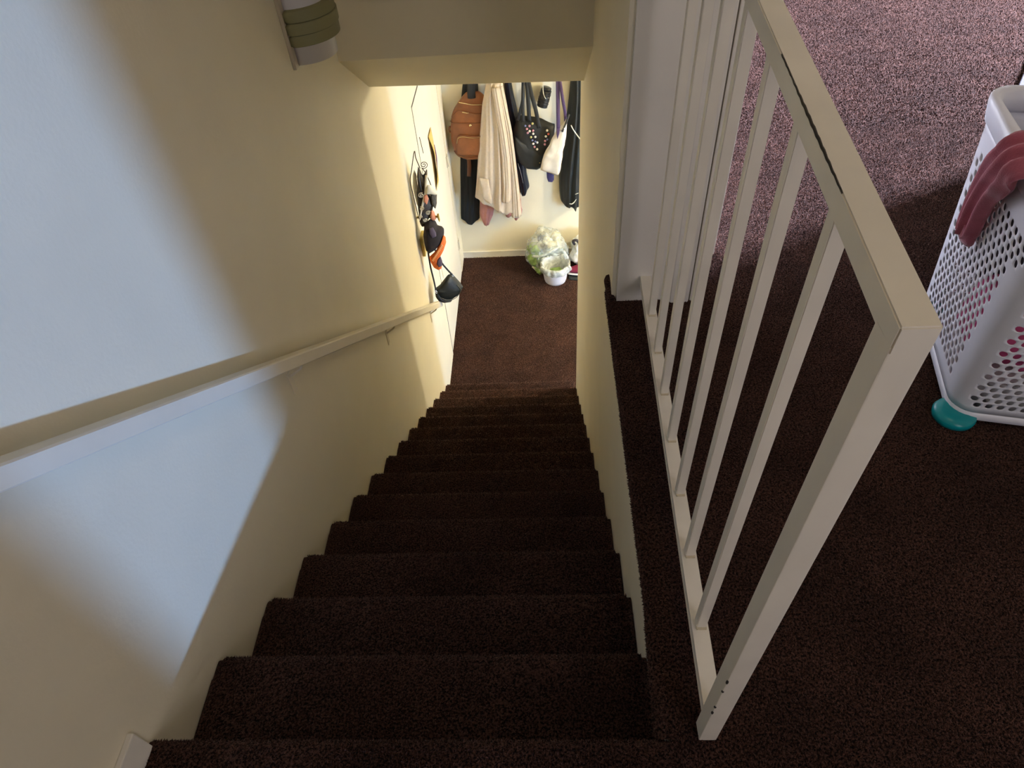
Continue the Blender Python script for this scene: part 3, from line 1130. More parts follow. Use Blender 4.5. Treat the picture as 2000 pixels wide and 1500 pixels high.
# cream cardigan
cd = thing('cardigan', 'long cream knitted cardigan hanging on the back wall', 'cardigan', (0.45, YE - 0.12, -2.07))
b = bmesh.new()
cloth(b, [(-0.83, 0.40, 0.535), (-0.88, 0.385, 0.538), (-1.01, 0.35, 0.556), (-1.233, 0.312, 0.580), (-1.469, 0.272, 0.590), (-1.72, 0.233, 0.600), (-1.878, 0.204, 0.605), (-2.069, 0.190, 0.605)], YE - 0.165, 0.060, 3, 0.021,
      hem=[(0, -1.872), (0.08, -1.885), (0.19, -1.918), (0.38, -1.951), (0.5, -2.002), (0.58, -1.995), (0.64, -2.044), (0.73, -2.052), (0.79, -2.03), (1, -2.05)], seed=11, ns=90, nt=60)
part('body', b, M['cream'], cd)
for rws, dy, sd in (([(-0.855, 0.480, 0.533), (-1.239, 0.527, 0.586), (-1.476, 0.540, 0.602), (-1.728, 0.548, 0.616), (-1.886, 0.545, 0.624), (-2.088, 0.532, 0.628)], 0.175, 5),
                    ([(-0.853, 0.440, 0.503), (-1.236, 0.470, 0.542), (-1.474, 0.478, 0.556), (-1.724, 0.470, 0.552), (-1.903, 0.452, 0.539)], 0.205, 6)):
    b = bmesh.new()
    cloth(b, rws, YE - dy, 0.045, 2, 0.010, ns=36, seed=sd)
    part('sleeve', b, M['cream'], cd)
b = bmesh.new()
puff(b, [(0.272, -1.640), (0.352, -1.660), (0.366, -1.90), (0.350, -1.925), (0.285, -1.845)], YE - 0.236, 0.016, 0.006, wob=0.006)
part('pocket', b, M['cream'], cd)

# black jacket sleeve between cardigan and handbag
b = bmesh.new()
cloth(b, [(-0.84, 0.541, 0.592), (-1.016, 0.545, 0.615), (-1.241, 0.565, 0.655), (-1.478, 0.585, 0.685), (-1.731, 0.600, 0.692), (-1.863, 0.615, 0.712), (-1.96, 0.630, 0.705)], YE - 0.012, 0.065, 2, 0.010,
      hem=[(0, -1.94), (0.25, -1.955), (0.55, -1.93), (0.75, -1.90), (1, -1.868)], seed=15)
jk2 = tag(obj('nylon_jacket', b, M['navycloth']), 'shiny black navy jacket between cream cardigan and spotted handbag', 'jacket')
b = bmesh.new()
tube(b, [(0.618, YE - 0.082, -1.60), (0.640, YE - 0.085, -1.70), (0.655, YE - 0.085, -1.80)], 0.0025, 6)
part('zip', b, M['silver'], jk2)

# black handbag with coloured dots
hb = thing('handbag', 'black shoulder handbag with small coloured dots on the back wall', 'handbag', (0.77, YE - 0.13, -1.65))
YB = YE - 0.105
b = bmesh.new()
puff(b, [(0.632, -1.140), (0.723, -1.150), (0.853, -1.19), (0.957, -1.236), (0.950, -1.421), (0.89, -1.589), (0.83, -1.64), (0.785, -1.652), (0.702, -1.636), (0.623, -1.557), (0.593, -1.428), (0.596, -1.296)], YB, 0.065, 0.05, wob=0.010, seed=5)
hbb = part('body', b, M['blackbag'], hb)
b = bmesh.new()
puff(b, [(0.60, -1.30), (0.66, -1.35), (0.78, -1.44), (0.90, -1.52), (0.875, -1.585), (0.785, -1.640), (0.702, -1.626), (0.630, -1.552), (0.600, -1.428)], YB - 0.048, 0.030, 0.01, wob=0.008, seed=9)
part('front_pocket', b, M['blackbag'], hb)
b = bmesh.new()
dm = [M['dot_white'], M['dot_yellow'], M['dot_pink'], M['dot_blue'], M['dot_red']]
dots = [(0.703, -1.209, 3), (0.738, -1.211, 2), (0.715, -1.237, 2), (0.738, -1.257, 0), (0.767, -1.254, 2), (0.768, -1.281, 0), (0.747, -1.313, 1), (0.785, -1.310, 0), (0.759, -1.341, 3), (0.783, -1.352, 3), (0.765, -1.190, 1), (0.765, -1.372, 0), (0.800, -1.362, 0), (0.775, -1.402, 2), (0.797, -1.425, 0),
        (0.888, -1.260, 0), (0.899, -1.293, 4), (0.876, -1.312, 0), (0.889, -1.341, 3), (0.869, -1.354, 2), (0.866, -1.385, 2), (0.72, -1.272, 2)]
dl = ['small white dot', 'small yellow dot', 'small pink dot', 'small blue dot', 'small red dot']
for (x, z, c) in dots:
    b = bmesh.new()
    sphere(b, (x, YB - 0.058 - 0.012 * math.sin(max(0, min(1, (x - 0.63) / 0.33)) * math.pi), z), 0.0105 if c != 3 else 0.009, 2, (1, 0.8, 1))
    part('dot', b, dm[c], hbb, label=dl[c])
for k, pl in enumerate(([(0.640, YB - 0.04, -1.17), (0.664, YB - 0.05, -1.09), (0.694, YB - 0.03, -0.98), (0.700, YB + 0.01, -0.84)], [(0.687, YB - 0.055, -1.18), (0.690, YB - 0.045, -1.02), (0.702, YB + 0.01, -0.84)])):
    b = bmesh.new()
    tube(b, pl, 0, 8, flatten=(0.014, 0.005), up=(0, 1, 0))
    part('handle', b, M['blackstrap'], hb)
for pl in ([(0.738, YB - 0.045, -1.18), (0.736, YB - 0.035, -1.02), (0.728, YB + 0.01, -0.84)], [(0.822, YB - 0.055, -1.24), (0.795, YB - 0.05, -1.08), (0.770, YB - 0.03, -0.98), (0.738, YB + 0.01, -0.84)]):
    b = bmesh.new()
    tube(b, pl, 0, 8, flatten=(0.017, 0.005), up=(0, 1, 0))
    part('handle', b, M['blackstrap'], hb)
b = bmesh.new()
sphere(b, (0.815, YB - 0.068, -1.556), 0.010, 2, (1, 0.5, 1))
part('snap', b, M['gold'], hb, label='small brass snap')

# small black cylinder case on a white cord
cs = thing('cylinder_case', 'small black cylindrical case hanging by a white cord above handbag', 'case', (0.867, YE - 0.08, -1.09))
b = bmesh.new()
ax0, ax1 = Vector((0.889, YE - 0.075, -0.955)), Vector((0.850, YE - 0.085, -1.085))
tube(b, [ax0, ax0.lerp(ax1, 0.5), ax1], 0.046, 24, 6)
part('body', b, M['blackplastic'], cs)
b = bmesh.new()
dA = (ax1 - ax0).normalized()
b.free()
for t in (0.25, 0.5, 0.62, 0.8):
    b = bmesh.new()
    p = ax0.lerp(ax1, t)
    tube(b, [p - dA * 0.004, p + dA * 0.004], 0.0485, 24, 1)
    part('ridge', b, M['blackplastic'], cs)
b = bmesh.new()
tube(b, [ax0 - dA * 0.022, ax0], 0.040, 24, 2)
part('cap', b, M['blackplastic'], cs)
b = bmesh.new()
sphere(b, ax0 + Vector((0.014, -0.048, -0.045)), 0.006, 2)
part('stud', b, M['silver'], cs)
b = bmesh.new()
tube(b, [(0.868, YE - 0.122, -0.79), (0.862, YE - 0.12, -0.93), (0.872, YE - 0.126, -0.985), (0.885, YE - 0.126, -1.005)], 0.003, 6)
part('cord', b, M['cord'], cs, label='thin white cord')

# white canvas tote with purple straps
tt = thing('tote_bag', 'white canvas tote with purple straps beside black jacket', 'tote bag', (0.93, YE - 0.2, -1.65))
YT = YE - 0.235
b = bmesh.new()
puff(b, [(0.966, -1.235), (1.00, -1.20), (1.055, -1.130), (1.055, -1.22), (1.035, -1.355), (1.005, -1.571), (0.974, -1.655), (0.90, -1.63), (0.813, -1.591), (0.851, -1.451), (0.905, -1.345)], YT, 0.03, 0.03, wob=0.012, seed=2, center=(0.96, -1.44))
part('body', b, M['canvas'], tt)
b = bmesh.new()
tube(b, [(0.985, YE - 0.10, -0.84), (0.982, YT - 0.005, -1.05), (0.982, YT - 0.030, -1.20)], 0, 8, flatten=(0.016, 0.004), up=(0, 1, 0))
st_ = part('strap', b, M['purple'], tt, label='purple strap')
b = bmesh.new()
puff(b, [(0.966, -1.19), (0.998, -1.19), (0.990, -1.25), (0.973, -1.30), (0.966, -1.25)], YT - 0.028, 0.006, 0.004, n=24, rings=4)
part('strap_end', b, M['purple'], st_)
b = bmesh.new()
tube(b, [(0.998, YE - 0.10, -0.84), (1.022, YT + 0.02, -0.98), (1.042, YT + 0.02, -1.10), (1.045, YT + 0.01, -1.19)], 0, 8, flatten=(0.013, 0.004), up=(0, 1, 0))
part('strap', b, M['purple'], tt, label='purple strap')
b = bmesh.new()
tube(b, [(1.075, YT + 0.01, -1.10), (1.05, YT - 0.01, -1.16), (1.015, YT - 0.025, -1.235)], 0, 8, flatten=(0.008, 0.003), up=(0, 1, 0))
part('strap', b, M['blackstrap'], tt, label='thin black strap')
b = bmesh.new()
puff(b, [(0.874, -1.60), (0.945, -1.60), (0.940, -1.715), (0.925, -1.738), (0.888, -1.732), (0.876, -1.69)], YT + 0.035, 0.015, 0.012)
tag(obj('hanging_scarf', b, M['indigo']), 'dark indigo scarf end hanging below the white tote', 'scarf')

# black track jacket at the right
tj = thing('track_jacket', 'black track jacket with white piping hanging furthest right', 'jacket', (1.14, YE - 0.1, -2.05))
b = bmesh.new()
cloth(b, [(-0.83, 1.105, 1.23), (-0.877, 1.096, 1.238), (-1.046, 1.08, 1.259), (-1.269, 1.054, 1.274), (-1.505, 1.018, 1.29), (-1.756, 0.989, 1.306), (-1.914, 0.992, 1.302), (-2.01, 1.001, 1.290), (-2.09, 1.004, 1.28)], YE - 0.02, 0.13, 4, 0.020,
      hem=[(0, -2.01), (0.2, -2.052), (0.42, -2.05), (0.5, -2.09), (0.54, -2.045), (1, -2.03)], seed=31, ns=64)
part('body', b, M['jacket'], tj)
b = bmesh.new()
tube(b, [(1.093, YE - 0.168, -1.225), (1.12, YE - 0.175, -1.275), (1.17, YE - 0.18, -1.345)], 0.0045, 6)
part('piping', b, M['whiteline'], tj)
b = bmesh.new()
# small white curved mark near the hem
tube(b, [(1.083, YE - 0.170, -1.985), (1.105, YE - 0.176, -1.985), (1.128, YE - 0.178, -1.965), (1.146, YE - 0.178, -1.935)], lambda t: 0.0045 * math.sin(math.pi * (0.12 + 0.88 * t)) ** 0.6 + 0.0006, 6)
part('mark', b, M['whiteline'], tj, label='white curved mark near the hem')
b = bmesh.new()
tube(b, [(1.135, YE - 0.178, -1.885), (1.165, YE - 0.180, -1.872)], 0.0028, 6, 2)
part('mark', b, M['whiteline'], tj, label='short white dash above the hem mark')

# ------------------------------------------------------------------ left wall: rack, caps, bag
YK = 3.40
BEFORE = set(COL.objects)
wr = thing('wall_rack', 'dark scrolled wire letter rack on the left stair wall', 'letter rack', (0.0, YK, -1.0))


def spiral(bm, cx, cz, r, y, turns=1.8, a0=0.0, w=0.0028, n=44, sgn=1):
    tube(bm, [(cx + r * (1 - 0.85 * k / n) * math.cos(a0 + sgn * 2 * math.pi * turns * k / n), y, cz + r * (1 - 0.85 * k / n) * math.sin(a0 + sgn * 2 * math.pi * turns * k / n)) for k in range(n + 1)], w, 6, 1)


b = bmesh.new()
tube(b, [(0.080, YK + 0.01, -0.62), (0.066, YK + 0.01, -0.55), (0.064, YK + 0.01, -0.505), (0.032, YK, -0.615), (0.012, YK, -0.69), (0.014, YK, -0.78), (0.022, YK, -0.95), (0.038, YK, -1.025), (0.09, YK - 0.02, -0.95), (0.128, YK - 0.03, -0.86), (0.135, YK - 0.03, -0.74), (0.118, YK - 0.02, -0.66), (0.095, YK, -0.615)], 0.0028, 6, 5)
part('frame', b, M['wire'], wr)
for (cx, cz, r, dy, a0, w, sg, mm) in ((0.108, -0.590, 0.025, 0.01, -2.2, 0.0024, 1, 'wire'), (0.072, -0.765, 0.018, 0.060, 1.0, 0.0024, 1, 'hinge'), (0.060, -0.86, 0.015, 0.055, 2.0, 0.002, -1, 'bracket'), (0.095, -0.90, 0.016, 0.055, 0.4, 0.002, 1, 'bracket'), (0.070, -0.95, 0.014, 0.05, 2.6, 0.002, 1, 'hinge'), (0.045, -0.92, 0.011, 0.05, 2.6, 0.002, 1, 'bracket')):
    b = bmesh.new()
    spiral(b, cx, cz, r, YK - dy, a0=a0, w=w, sgn=sg)
    part('scroll', b, M[mm], wr)
b = bmesh.new()
tube(b, [(0.069, YK + 0.22, -0.52), (0.076, YK + 0.20, -0.56), (0.08, YK + 0.2, -0.62)], 0.002, 6)
part('hanging_wire', b, M['wire'], wr)
b = bmesh.new()
puff(b, [(0.072, -0.600), (0.085, -0.66), (0.098, -0.665), (0.118, -0.622), (0.108, -0.72), (0.098, -0.78), (0.125, -0.82), (0.130, -0.87), (0.100, -0.945), (0.055, -1.030), (0.030, -1.020), (0.026, -0.90), (0.038, -0.78), (0.056, -0.70)], YK, 0.035, 0.05, center=(0.075, -0.84), wob=0.006, seed=4)
part('pocket', b, M['brownmesh'], wr)

b = bmesh.new()
puff(b, [(0.112, -0.640), (0.128, -0.640), (0.116, -0.72), (0.090, -0.80), (0.060, -0.88), (0.040, -0.94), (0.026, -0.965), (0.060, -0.84), (0.090, -0.76)], YK - 0.045, 0.006, 0.006, n=40, rings=5, center=(0.085, -0.79))
tag(obj('envelope', b, M['paper']), 'narrow white envelope standing in the wall rack', 'envelope')
b = bmesh.new()
puff(b, [(0.030, -0.66), (0.045, -0.62), (0.052, -0.66), (0.045, -0.78), (0.032, -0.90), (0.022, -0.86), (0.018, -0.74)], YK + 0.01, 0.006, 0.006, n=40, rings=5)
tag(obj('folded_letter', b, M['paper']), 'cream folded letter at the wall side of the rack', 'letter')
b = bmesh.new()
puff(b, [(0.104, -0.742), (0.117, -0.708), (0.132, -0.708), (0.150, -0.738), (0.172, -0.780), (0.160, -0.784), (0.128, -0.770), (0.098, -0.765)], YK - 0.05, 0.02, 0.02)
tag(obj('paper_cone', b, M['paper']), 'white cone-shaped paper sticking out of the wall rack', 'paper')
b = bmesh.new()
puff(b, [(0.122, -0.770), (0.160, -0.786), (0.152, -0.86), (0.136, -0.90), (0.118, -0.86)], YK - 0.02, 0.02, 0.02, wob=0.006)
tag(obj('cloth_bundle', b, M['greypaper']), 'dark grey cloth bundle under the white paper cone', 'cloth')
b = bmesh.new()
puff(b, [(0.086, -0.775), (0.105, -0.765), (0.112, -0.80), (0.095, -0.84), (0.082, -0.82)], YK - 0.055, 0.008, 0.006, n=30, rings=5)
tag(obj('salmon_card', b, M['salmon']), 'small salmon card tucked beside the white paper cone', 'card')
b = bmesh.new()
puff(b, [(0.100, -0.925), (0.112, -0.897), (0.126, -0.925), (0.132, -0.975), (0.112, -0.985), (0.096, -0.965)], YK - 0.02, 0.02, 0.02)
tag(obj('salmon_cloth', b, M['salmon']), 'salmon cloth above the dark purple cap', 'cloth')
b = bmesh.new()
puff(b, [(0.136, -0.955), (0.150, -0.950), (0.152, -1.0), (0.145, -1.02), (0.136, -0.99)], YK + 0.02, 0.01, 0.01, n=24, rings=4)
box(b, (0.0, YK + 0.02, -0.985), (0.15, YK + 0.032, -0.972), 0.003)
tag(obj('wall_hook', b, M['yellowpaint']), 'yellow peg beside the dark purple cap', 'hook')

cp = thing('baseball_cap', 'dark purple cap with orange brim hanging on the left wall', 'cap', (0.06, YK, -1.25))
b = bmesh.new()
puff(b, [(0.050, -0.990), (0.092, -0.968), (0.122, -0.989), (0.135, -1.030), (0.163, -1.046), (0.176, -1.079), (0.166, -1.115), (0.140, -1.165), (0.095, -1.205), (0.058, -1.222), (0.040, -1.178), (0.036, -1.064)], YK - 0.03, 0.075, 0.06, wob=0.012, seed=7)
part('crown', b, M['capcloth'], cp)
b = bmesh.new()
puff(b, [(0.092, -0.990), (0.115, -0.985), (0.128, -1.03), (0.128, -1.06), (0.10, -1.07), (0.088, -1.03)], YK - 0.095, 0.016, 0.01, n=30, rings=5)
part('strap', b, M['caplining'], cp, label='folded purple back strap')
b = bmesh.new()
puff(b, [(0.056, -1.222), (0.105, -1.185), (0.148, -1.12), (0.166, -1.072), (0.178, -1.09), (0.178, -1.135), (0.155, -1.195), (0.128, -1.235), (0.115, -1.262), (0.118, -1.285), (0.130, -1.305), (0.122, -1.335), (0.100, -1.345), (0.072, -1.315), (0.060, -1.270)], YK - 0.075, 0.03, 0.02, center=(0.105, -1.22), wob=0.004)
br = part('brim', b, M['orange'], cp, label='bright orange brim')
b = bmesh.new()
zz = []
for k in range(24):
    t = k / 23
    p = Vector((0.078, 0, -1.240)).lerp(Vector((0.158, 0, -1.130)), t)
    q = 0.009 * (1 if k % 2 else -1)
    zz.append((p.x - q * 0.7, YK - 0.1065 + 0.006 * abs(t - 0.5), p.z + q * 0.6))
tube(b, zz, 0.0022, 6, 3)
part('embroidery', b, M['lightorange'], br, label='pale orange stitching')
b = bmesh.new()
puff(b, [(0.108, -1.241), (0.134, -1.220), (0.140, -1.26), (0.134, -1.298), (0.112, -1.305), (0.100, -1.275)], YK - 0.100, 0.012, 0.01, n=30, rings=5)
part('lining', b, M['caplining'], cp, label='purple lining')


def turn_to_room(objs):
    """what hangs on the left wall leans back along it, so that its face looks into the hall"""
    for o in objs:
        if o.type == 'MESH':
            for v in o.data.vertices:
                dy = 0.75 * (v.co.x - 0.08)
                v.co.y += dy
                v.co.z -= 0.40 * dy
                v.co.x -= 0.10 * dy


b = bmesh.new()
box(b, (0.0, YK - 0.02, -1.262), (0.021, YK + 0.08, -1.115), 0.004)
tag(obj('wood_plaque', b, M['yellowpaint']), 'yellow wooden block on the left wall behind the cap', 'plaque')

ps = thing('crossbody_bag', 'small dark olive crossbody bag hanging below the orange brimmed cap', 'bag', (0.13, YK, -1.69))
b = bmesh.new()
puff(b, [(0.075, -1.525), (0.109, -1.487), (0.144, -1.450), (0.167, -1.446), (0.189, -1.473), (0.221, -1.539), (0.240, -1.587), (0.212, -1.640), (0.145, -1.672), (0.093, -1.660), (0.056, -1.632), (0.042, -1.587), (0.045, -1.540)], YK - 0.01, 0.05, 0.04)
pb = part('body', b, M['olivebag'], ps)
b = bmesh.new()
tube(b, [(0.075, YK - 0.05, -1.60), (0.12, YK - 0.058, -1.632), (0.17, YK - 0.058, -1.640), (0.205, YK - 0.05, -1.620), (0.224, YK - 0.045, -1.585), (0.205, YK - 0.05, -1.53)], 0.0028, 6)
part('piping', b, M['olivepipe'], pb)
b = bmesh.new()
puff(b, [(0.040, -1.545), (0.062, -1.535), (0.080, -1.60), (0.110, -1.655), (0.150, -1.690), (0.100, -1.680), (0.055, -1.645), (0.038, -1.60)], YK + 0.0, 0.055, 0.03, n=40)
part('gusset', b, M['blackbag'], ps)
b = bmesh.new()
tube(b, [(0.052, YK - 0.04, -1.535), (0.060, YK - 0.045, -1.545), (0.058, YK - 0.045, -1.56), (0.050, YK - 0.04, -1.552), (0.052, YK - 0.04, -1.535)], 0.0028, 6, 3)
part('ring', b, M['silver'], ps)
b = bmesh.new()
tube(b, [(0.176, YK - 0.03, -1.448), (0.186, YK - 0.03, -1.446), (0.190, YK - 0.03, -1.456), (0.180, YK - 0.03, -1.458), (0.176, YK - 0.03, -1.448)], 0.0028, 6, 3)
part('ring', b, M['silver'], ps)
b = bmesh.new()
tube(b, [(0.040, YK + 0.02, -1.10), (0.044, YK - 0.02, -1.24), (0.045, YK - 0.03, -1.34), (0.050, YK - 0.03, -1.449), (0.052, YK - 0.03, -1.541)], 0, 8, flatten=(0.0055, 0.0025), up=(0, 1, 0))
part('strap', b, M['blackstrap'], ps)
b = bmesh.new()
tube(b, [(0.06, YK + 0.03, -1.15), (0.112, YK + 0.0, -1.325), (0.145, YK - 0.02, -1.386), (0.184, YK - 0.03, -1.452)], 0, 8, flatten=(0.0060, 0.0025), up=(0, 1, 0))
part('strap', b, M['blackstrap'], ps)
b = bmesh.new()
tube(b, [(0.092, YK + 0.035, -1.25), (0.100, YK + 0.035, -1.344), (0.106, YK + 0.035, -1.50)], 0.0014, 6)
part('drawstring', b, M['bracket'], ps)

turn_to_room([o for o in COL.objects if o not in BEFORE and o.name.split('.')[0] not in ('wood_plaque', 'wall_hook')])

# yellow curled sheet on the door
b = bmesh.new()
G = []
for j in range(21):
    t = j / 20
    z = -0.86 - 0.44 * t
    r = []
    for i in range(11):
        s = i / 10
        y = 4.30 + 0.16 * s + 0.03 * math.sin(t * math.pi)
        x = 0.004 + 0.026 * math.sin(math.pi * t) ** 0.9 * (1 - s) ** 1.2 + 0.002
        r.append((x, y, z))
    G.append(r)
fr = [[b.verts.new(p) for p in r] for r in G]
bk = [[b.verts.new((p[0] - 0.0025, p[1], p[2])) for p in r] for r in G]
for j in range(20):
    for i in range(10):
        f = b.faces.new([fr[j][i], fr[j][i + 1], fr[j + 1][i + 1], fr[j + 1][i]])
        b.faces.new([bk[j][i], bk[j + 1][i], bk[j + 1][i + 1], bk[j][i + 1]])
for j in range(20):
    b.faces.new([fr[j][0], fr[j + 1][0], bk[j + 1][0], bk[j][0]])
    b.faces.new([fr[j][10], bk[j][10], bk[j + 1][10], fr[j + 1][10]])
yp = tag(obj('yellow_sheet', b, M['yellowpaper']), 'curled yellow paper sheet hanging on the hall door', 'paper')
b = bmesh.new()
tube(b, [(0.004, 4.50, -1.02), (0.012, 4.48, -1.10), (0.010, 4.46, -1.16), (0.004, 4.44, -1.24)], 0, 6, flatten=(0.004, 0.004))
part('edge', b, M['purplepaper'], yp, label='purple edge')

# ------------------------------------------------------------------ bags, bin and shoes on the lower floor
gb = thing('rubbish_bag', 'full clear plastic rubbish bag behind the small white bin', 'bag', (0.86, 5.06, ZL))


def sit(v, p):
    v.z = max(v.z, ZL + 0.002)
    v.y = min(v.y, YE - 0.02)
    # the bag is pushed aside by the bin in front of it
    q = Vector((v.x - 0.935, v.y - 4.87))
    lim = 0.135 if v.z < ZL + 0.13 else 0.172
    if v.z < ZL + 0.28 and q.length < lim:
        q = q.normalized() * lim
        v.x, v.y = 0.935 + q.x, 4.87 + q.y
    return v


b = bmesh.new()
sphere(b, (0.858, 5.09, ZL + 0.20), 0.21, 5, (0.96, 0.88, 1.14), 0.16, 3, 2.2, fn=sit)
film = part('film', b, M['film'], gb)
for (x, y, z, r, mi, sd) in ((0.75, 5.0, 0.16, 0.075, 0, 1), (0.73, 5.06, 0.24, 0.06, 0, 2), (0.80, 4.98, 0.06, 0.06, 0, 5), (0.86, 5.10, 0.30, 0.055, 1, 3), (0.92, 5.08, 0.22, 0.09, 1, 4), (0.80, 5.08, 0.34, 0.030, 2, 6), (0.84, 5.06, 0.26, 0.035, 2, 8), (0.95, 5.12, 0.33, 0.05, 1, 9), (0.77, 5.04, 0.07, 0.06, 1, 10)):
    b = bmesh.new()
    sphere(b, (x, y, ZL + z + 0.01), r, 3, (1, 1, 0.9), 0.5, sd, 2.5, fn=sit)
    part('crumpled_rubbish', b, [M['leaf'], M['pale'], M['darkrub']][mi], gb, label=['crumpled green rubbish', 'crumpled pale rubbish', 'dark rubbish'][mi])
b = bmesh.new()
tube(b, [(0.72, 4.92, ZL + 0.26), (0.80, 4.86, ZL + 0.30), (0.90, 4.86, ZL + 0.35), (0.97, 4.90, ZL + 0.37)], 0.012, 8)
part('tie', b, M['liner'], gb)

bn = thing('waste_bin', 'small white plastic bin with a cloudy liner on the lower floor', 'bin', (0.93, 4.87, ZL))
bx, by = 0.935, 4.87
b = bmesh.new()
lathe(b, [(0.02, ZL + 0.001), (0.090, ZL + 0.001), (0.102, ZL + 0.008), (0.109, ZL + 0.03), (0.118, ZL + 0.10), (0.128, ZL + 0.19), (0.131, ZL + 0.195), (0.127, ZL + 0.19), (0.116, ZL + 0.10), (0.106, ZL + 0.02), (0.02, ZL + 0.012)], bx, by, 48)
part('bucket', b, M['binplastic'], bn)
b = bmesh.new()


def ruff(p, a, r, z):
    k = noise.noise(Vector((math.cos(a) * 2.4, math.sin(a) * 2.4, z * 9)))
    k2 = noise.noise(Vector((math.cos(a) * 7, math.sin(a) * 7, z * 4 + 5)))
    d = Vector((math.cos(a), math.sin(a), 0))
    w = 0.010 + 0.05 * max(0, min(1, (r - 0.12) / 0.05))
    return p + d * (k * w + k2 * w * 0.5) + Vector((0, 0, (k + k2) * w * 0.7))


lathe(b, [(0.140, ZL + 0.135), (0.150, ZL + 0.150), (0.150, ZL + 0.17), (0.146, ZL + 0.195), (0.140, ZL + 0.212), (0.130, ZL + 0.214), (0.121, ZL + 0.19), (0.112, ZL + 0.12), (0.095, ZL + 0.05), (0.02, ZL + 0.035)], bx, by, 72, cap0=False, fn=ruff)
part('liner', b, M['liner'], bn)
b = bmesh.new()
puff(b, [(0.80, -2.45), (0.86, -2.40), (1.0, -2.38), (1.06, -2.43), (1.07, -2.52), (1.0, -2.50), (0.90, -2.49), (0.82, -2.52)], 5.01, 0.02, 0.02, wob=0.02, seed=6)
part('liner_flap', b, M['liner'], bn)
b = bmesh.new()
sphere(b, (bx + 0.01, by + 0.02, ZL + 0.085), 0.062, 3, (1, 1, 0.6), 0.4, 4, 2.5)
part('contents', b, M['leaf'], bn, label='green contents')

wb = thing('carrier_bag', 'white plastic carrier bag by the wall right of the bin', 'bag', (1.16, 5.1, ZL))
b = bmesh.new()
sphere(b, (1.255, 5.12, ZL + 0.15), 0.155, 5, (1.0, 0.95, 1.1), 0.30, 12, 2.0, fn=sit)
part('film', b, M['whitebag'], wb)
b = bmesh.new()
tube(b, [(1.13, 5.06, ZL + 0.28), (1.115, 5.04, ZL + 0.33), (1.15, 5.03, ZL + 0.345), (1.18, 5.05, ZL + 0.29)], 0.014, 8)
part('printed_mark', b, M['darkrub'], wb, label='dark printed marks')

sn = thing('sneaker', 'maroon and white sneaker lying beside the white bin', 'sneaker', (1.2, 4.93, ZL + 0.04))


def shoe(bm, x0, x1, y, w, z0, z1, tip=0.5):
    rings = []
    n = 14
    for i in range(n + 1):
        t = i / n
        x = x0 + (x1 - x0) * t
        hw = w * (math.sin(math.pi * min(1, t * 0.9 + 0.08)) ** 0.45)
        top = z0 + (z1 - z0) * (0.45 + 0.55 * min(1, max(0, (t - 0.1) / 0.55)) ** 0.9)
        rings.append([bm.verts.new((x, y + hw * math.cos(a), z0 + (top - z0) * max(0, math.sin(a)) ** 0.7)) for a in [math.pi * k / 12 for k in range(13)]])
    for i in range(n):
        for k in range(12):
            bm.faces.new([rings[i][k], rings[i][k + 1], rings[i + 1][k + 1], rings[i + 1][k]])
        bm.faces.new([rings[i][0], rings[i + 1][0], rings[i + 1][12], rings[i][12]])
    bm.faces.new(rings[0])
    bm.faces.new(rings[-1])


b = bmesh.new()
shoe(b, 1.075, 1.34, 4.93, 0.048, ZL + 0.062, ZL + 0.15)
part('upper', b, M['maroon'], sn)
b = bmesh.new()
shoe(b, 1.060, 1.35, 4.93, 0.054, ZL + 0.040, ZL + 0.066)
part('sole', b, M['whiterubber'], sn)
b = bmesh.new()
shoe(b, 1.070, 1.35, 4.90, 0.058, ZL + 0.001, ZL + 0.038)
tag(obj('dark_slipper', b, M['darkrubber']), 'flat dark grey slipper under the maroon sneaker', 'slipper')

# ------------------------------------------------------------------ laundry basket
BA = Vector((1.902, 0.790))
bu = Vector((0.214, 0.977))
bn_ = Vector((-0.977, 0.214))
Lb, Wb, Hb = 0.47, 0.40, 0.655
lb = thing('laundry_basket', 'white perforated plastic laundry basket with teal feet on the carpet', 'basket', (BA.x + 0.2, BA.y + 0.2, 0))


def bpt(s, t, z):
    """s along the long side, t across to the right; flare with height"""
    k = z / Hb
    s2 = s + (s / Lb - 0.5) * 2 * 0.075 * k + 0.02 * k
    t2 = t + (t / Wb - 0.5) * 2 * 0.040 * k
    p = BA + bu * s2 - bn_ * t2
    return Vector((p.x, p.y, z))


RC = 0.055


def perim(u):
    """rounded rectangle, u in metres along the perimeter starting at the near end of the left side"""
    segs = [('l', Lb - 2 * RC), ('c1', math.pi / 2 * RC), ('f', Wb - 2 * RC), ('c2', math.pi / 2 * RC), ('r', Lb - 2 * RC), ('c3', math.pi / 2 * RC), ('n', Wb - 2 * RC), ('c4', math.pi / 2 * RC)]
    tot = sum(x[1] for x in segs)
    u = u % tot
    for nme, ln in segs:
        if u <= ln:
            break
        u -= ln
    a = u / RC
    if nme == 'l':
        return RC + u, 0.0
    if nme == 'c1':
        return Lb - RC + RC * math.sin(a), RC - RC * math.cos(a)
    if nme == 'f':
        return Lb, RC + u
    if nme == 'c2':
        return Lb - RC + RC * math.cos(a), Wb - RC + RC * math.sin(a)
    if nme == 'r':
        return Lb - RC - u, Wb
    if nme == 'c3':
        return RC - RC * math.sin(a), Wb - RC + RC * math.cos(a)
    if nme == 'n':
        return 0.0, Wb - RC - u
    return RC - RC * math.cos(a), RC - RC * math.sin(a)


TOT = 2 * (Lb - 2 * RC) + 2 * (Wb - 2 * RC) + 2 * math.pi * RC
PITCH = 0.0265
NU = 2 * int(round(TOT / PITCH / 2))
pu = TOT / NU
pv = pu * 0.80
b = bmesh.new()
vcache = {}


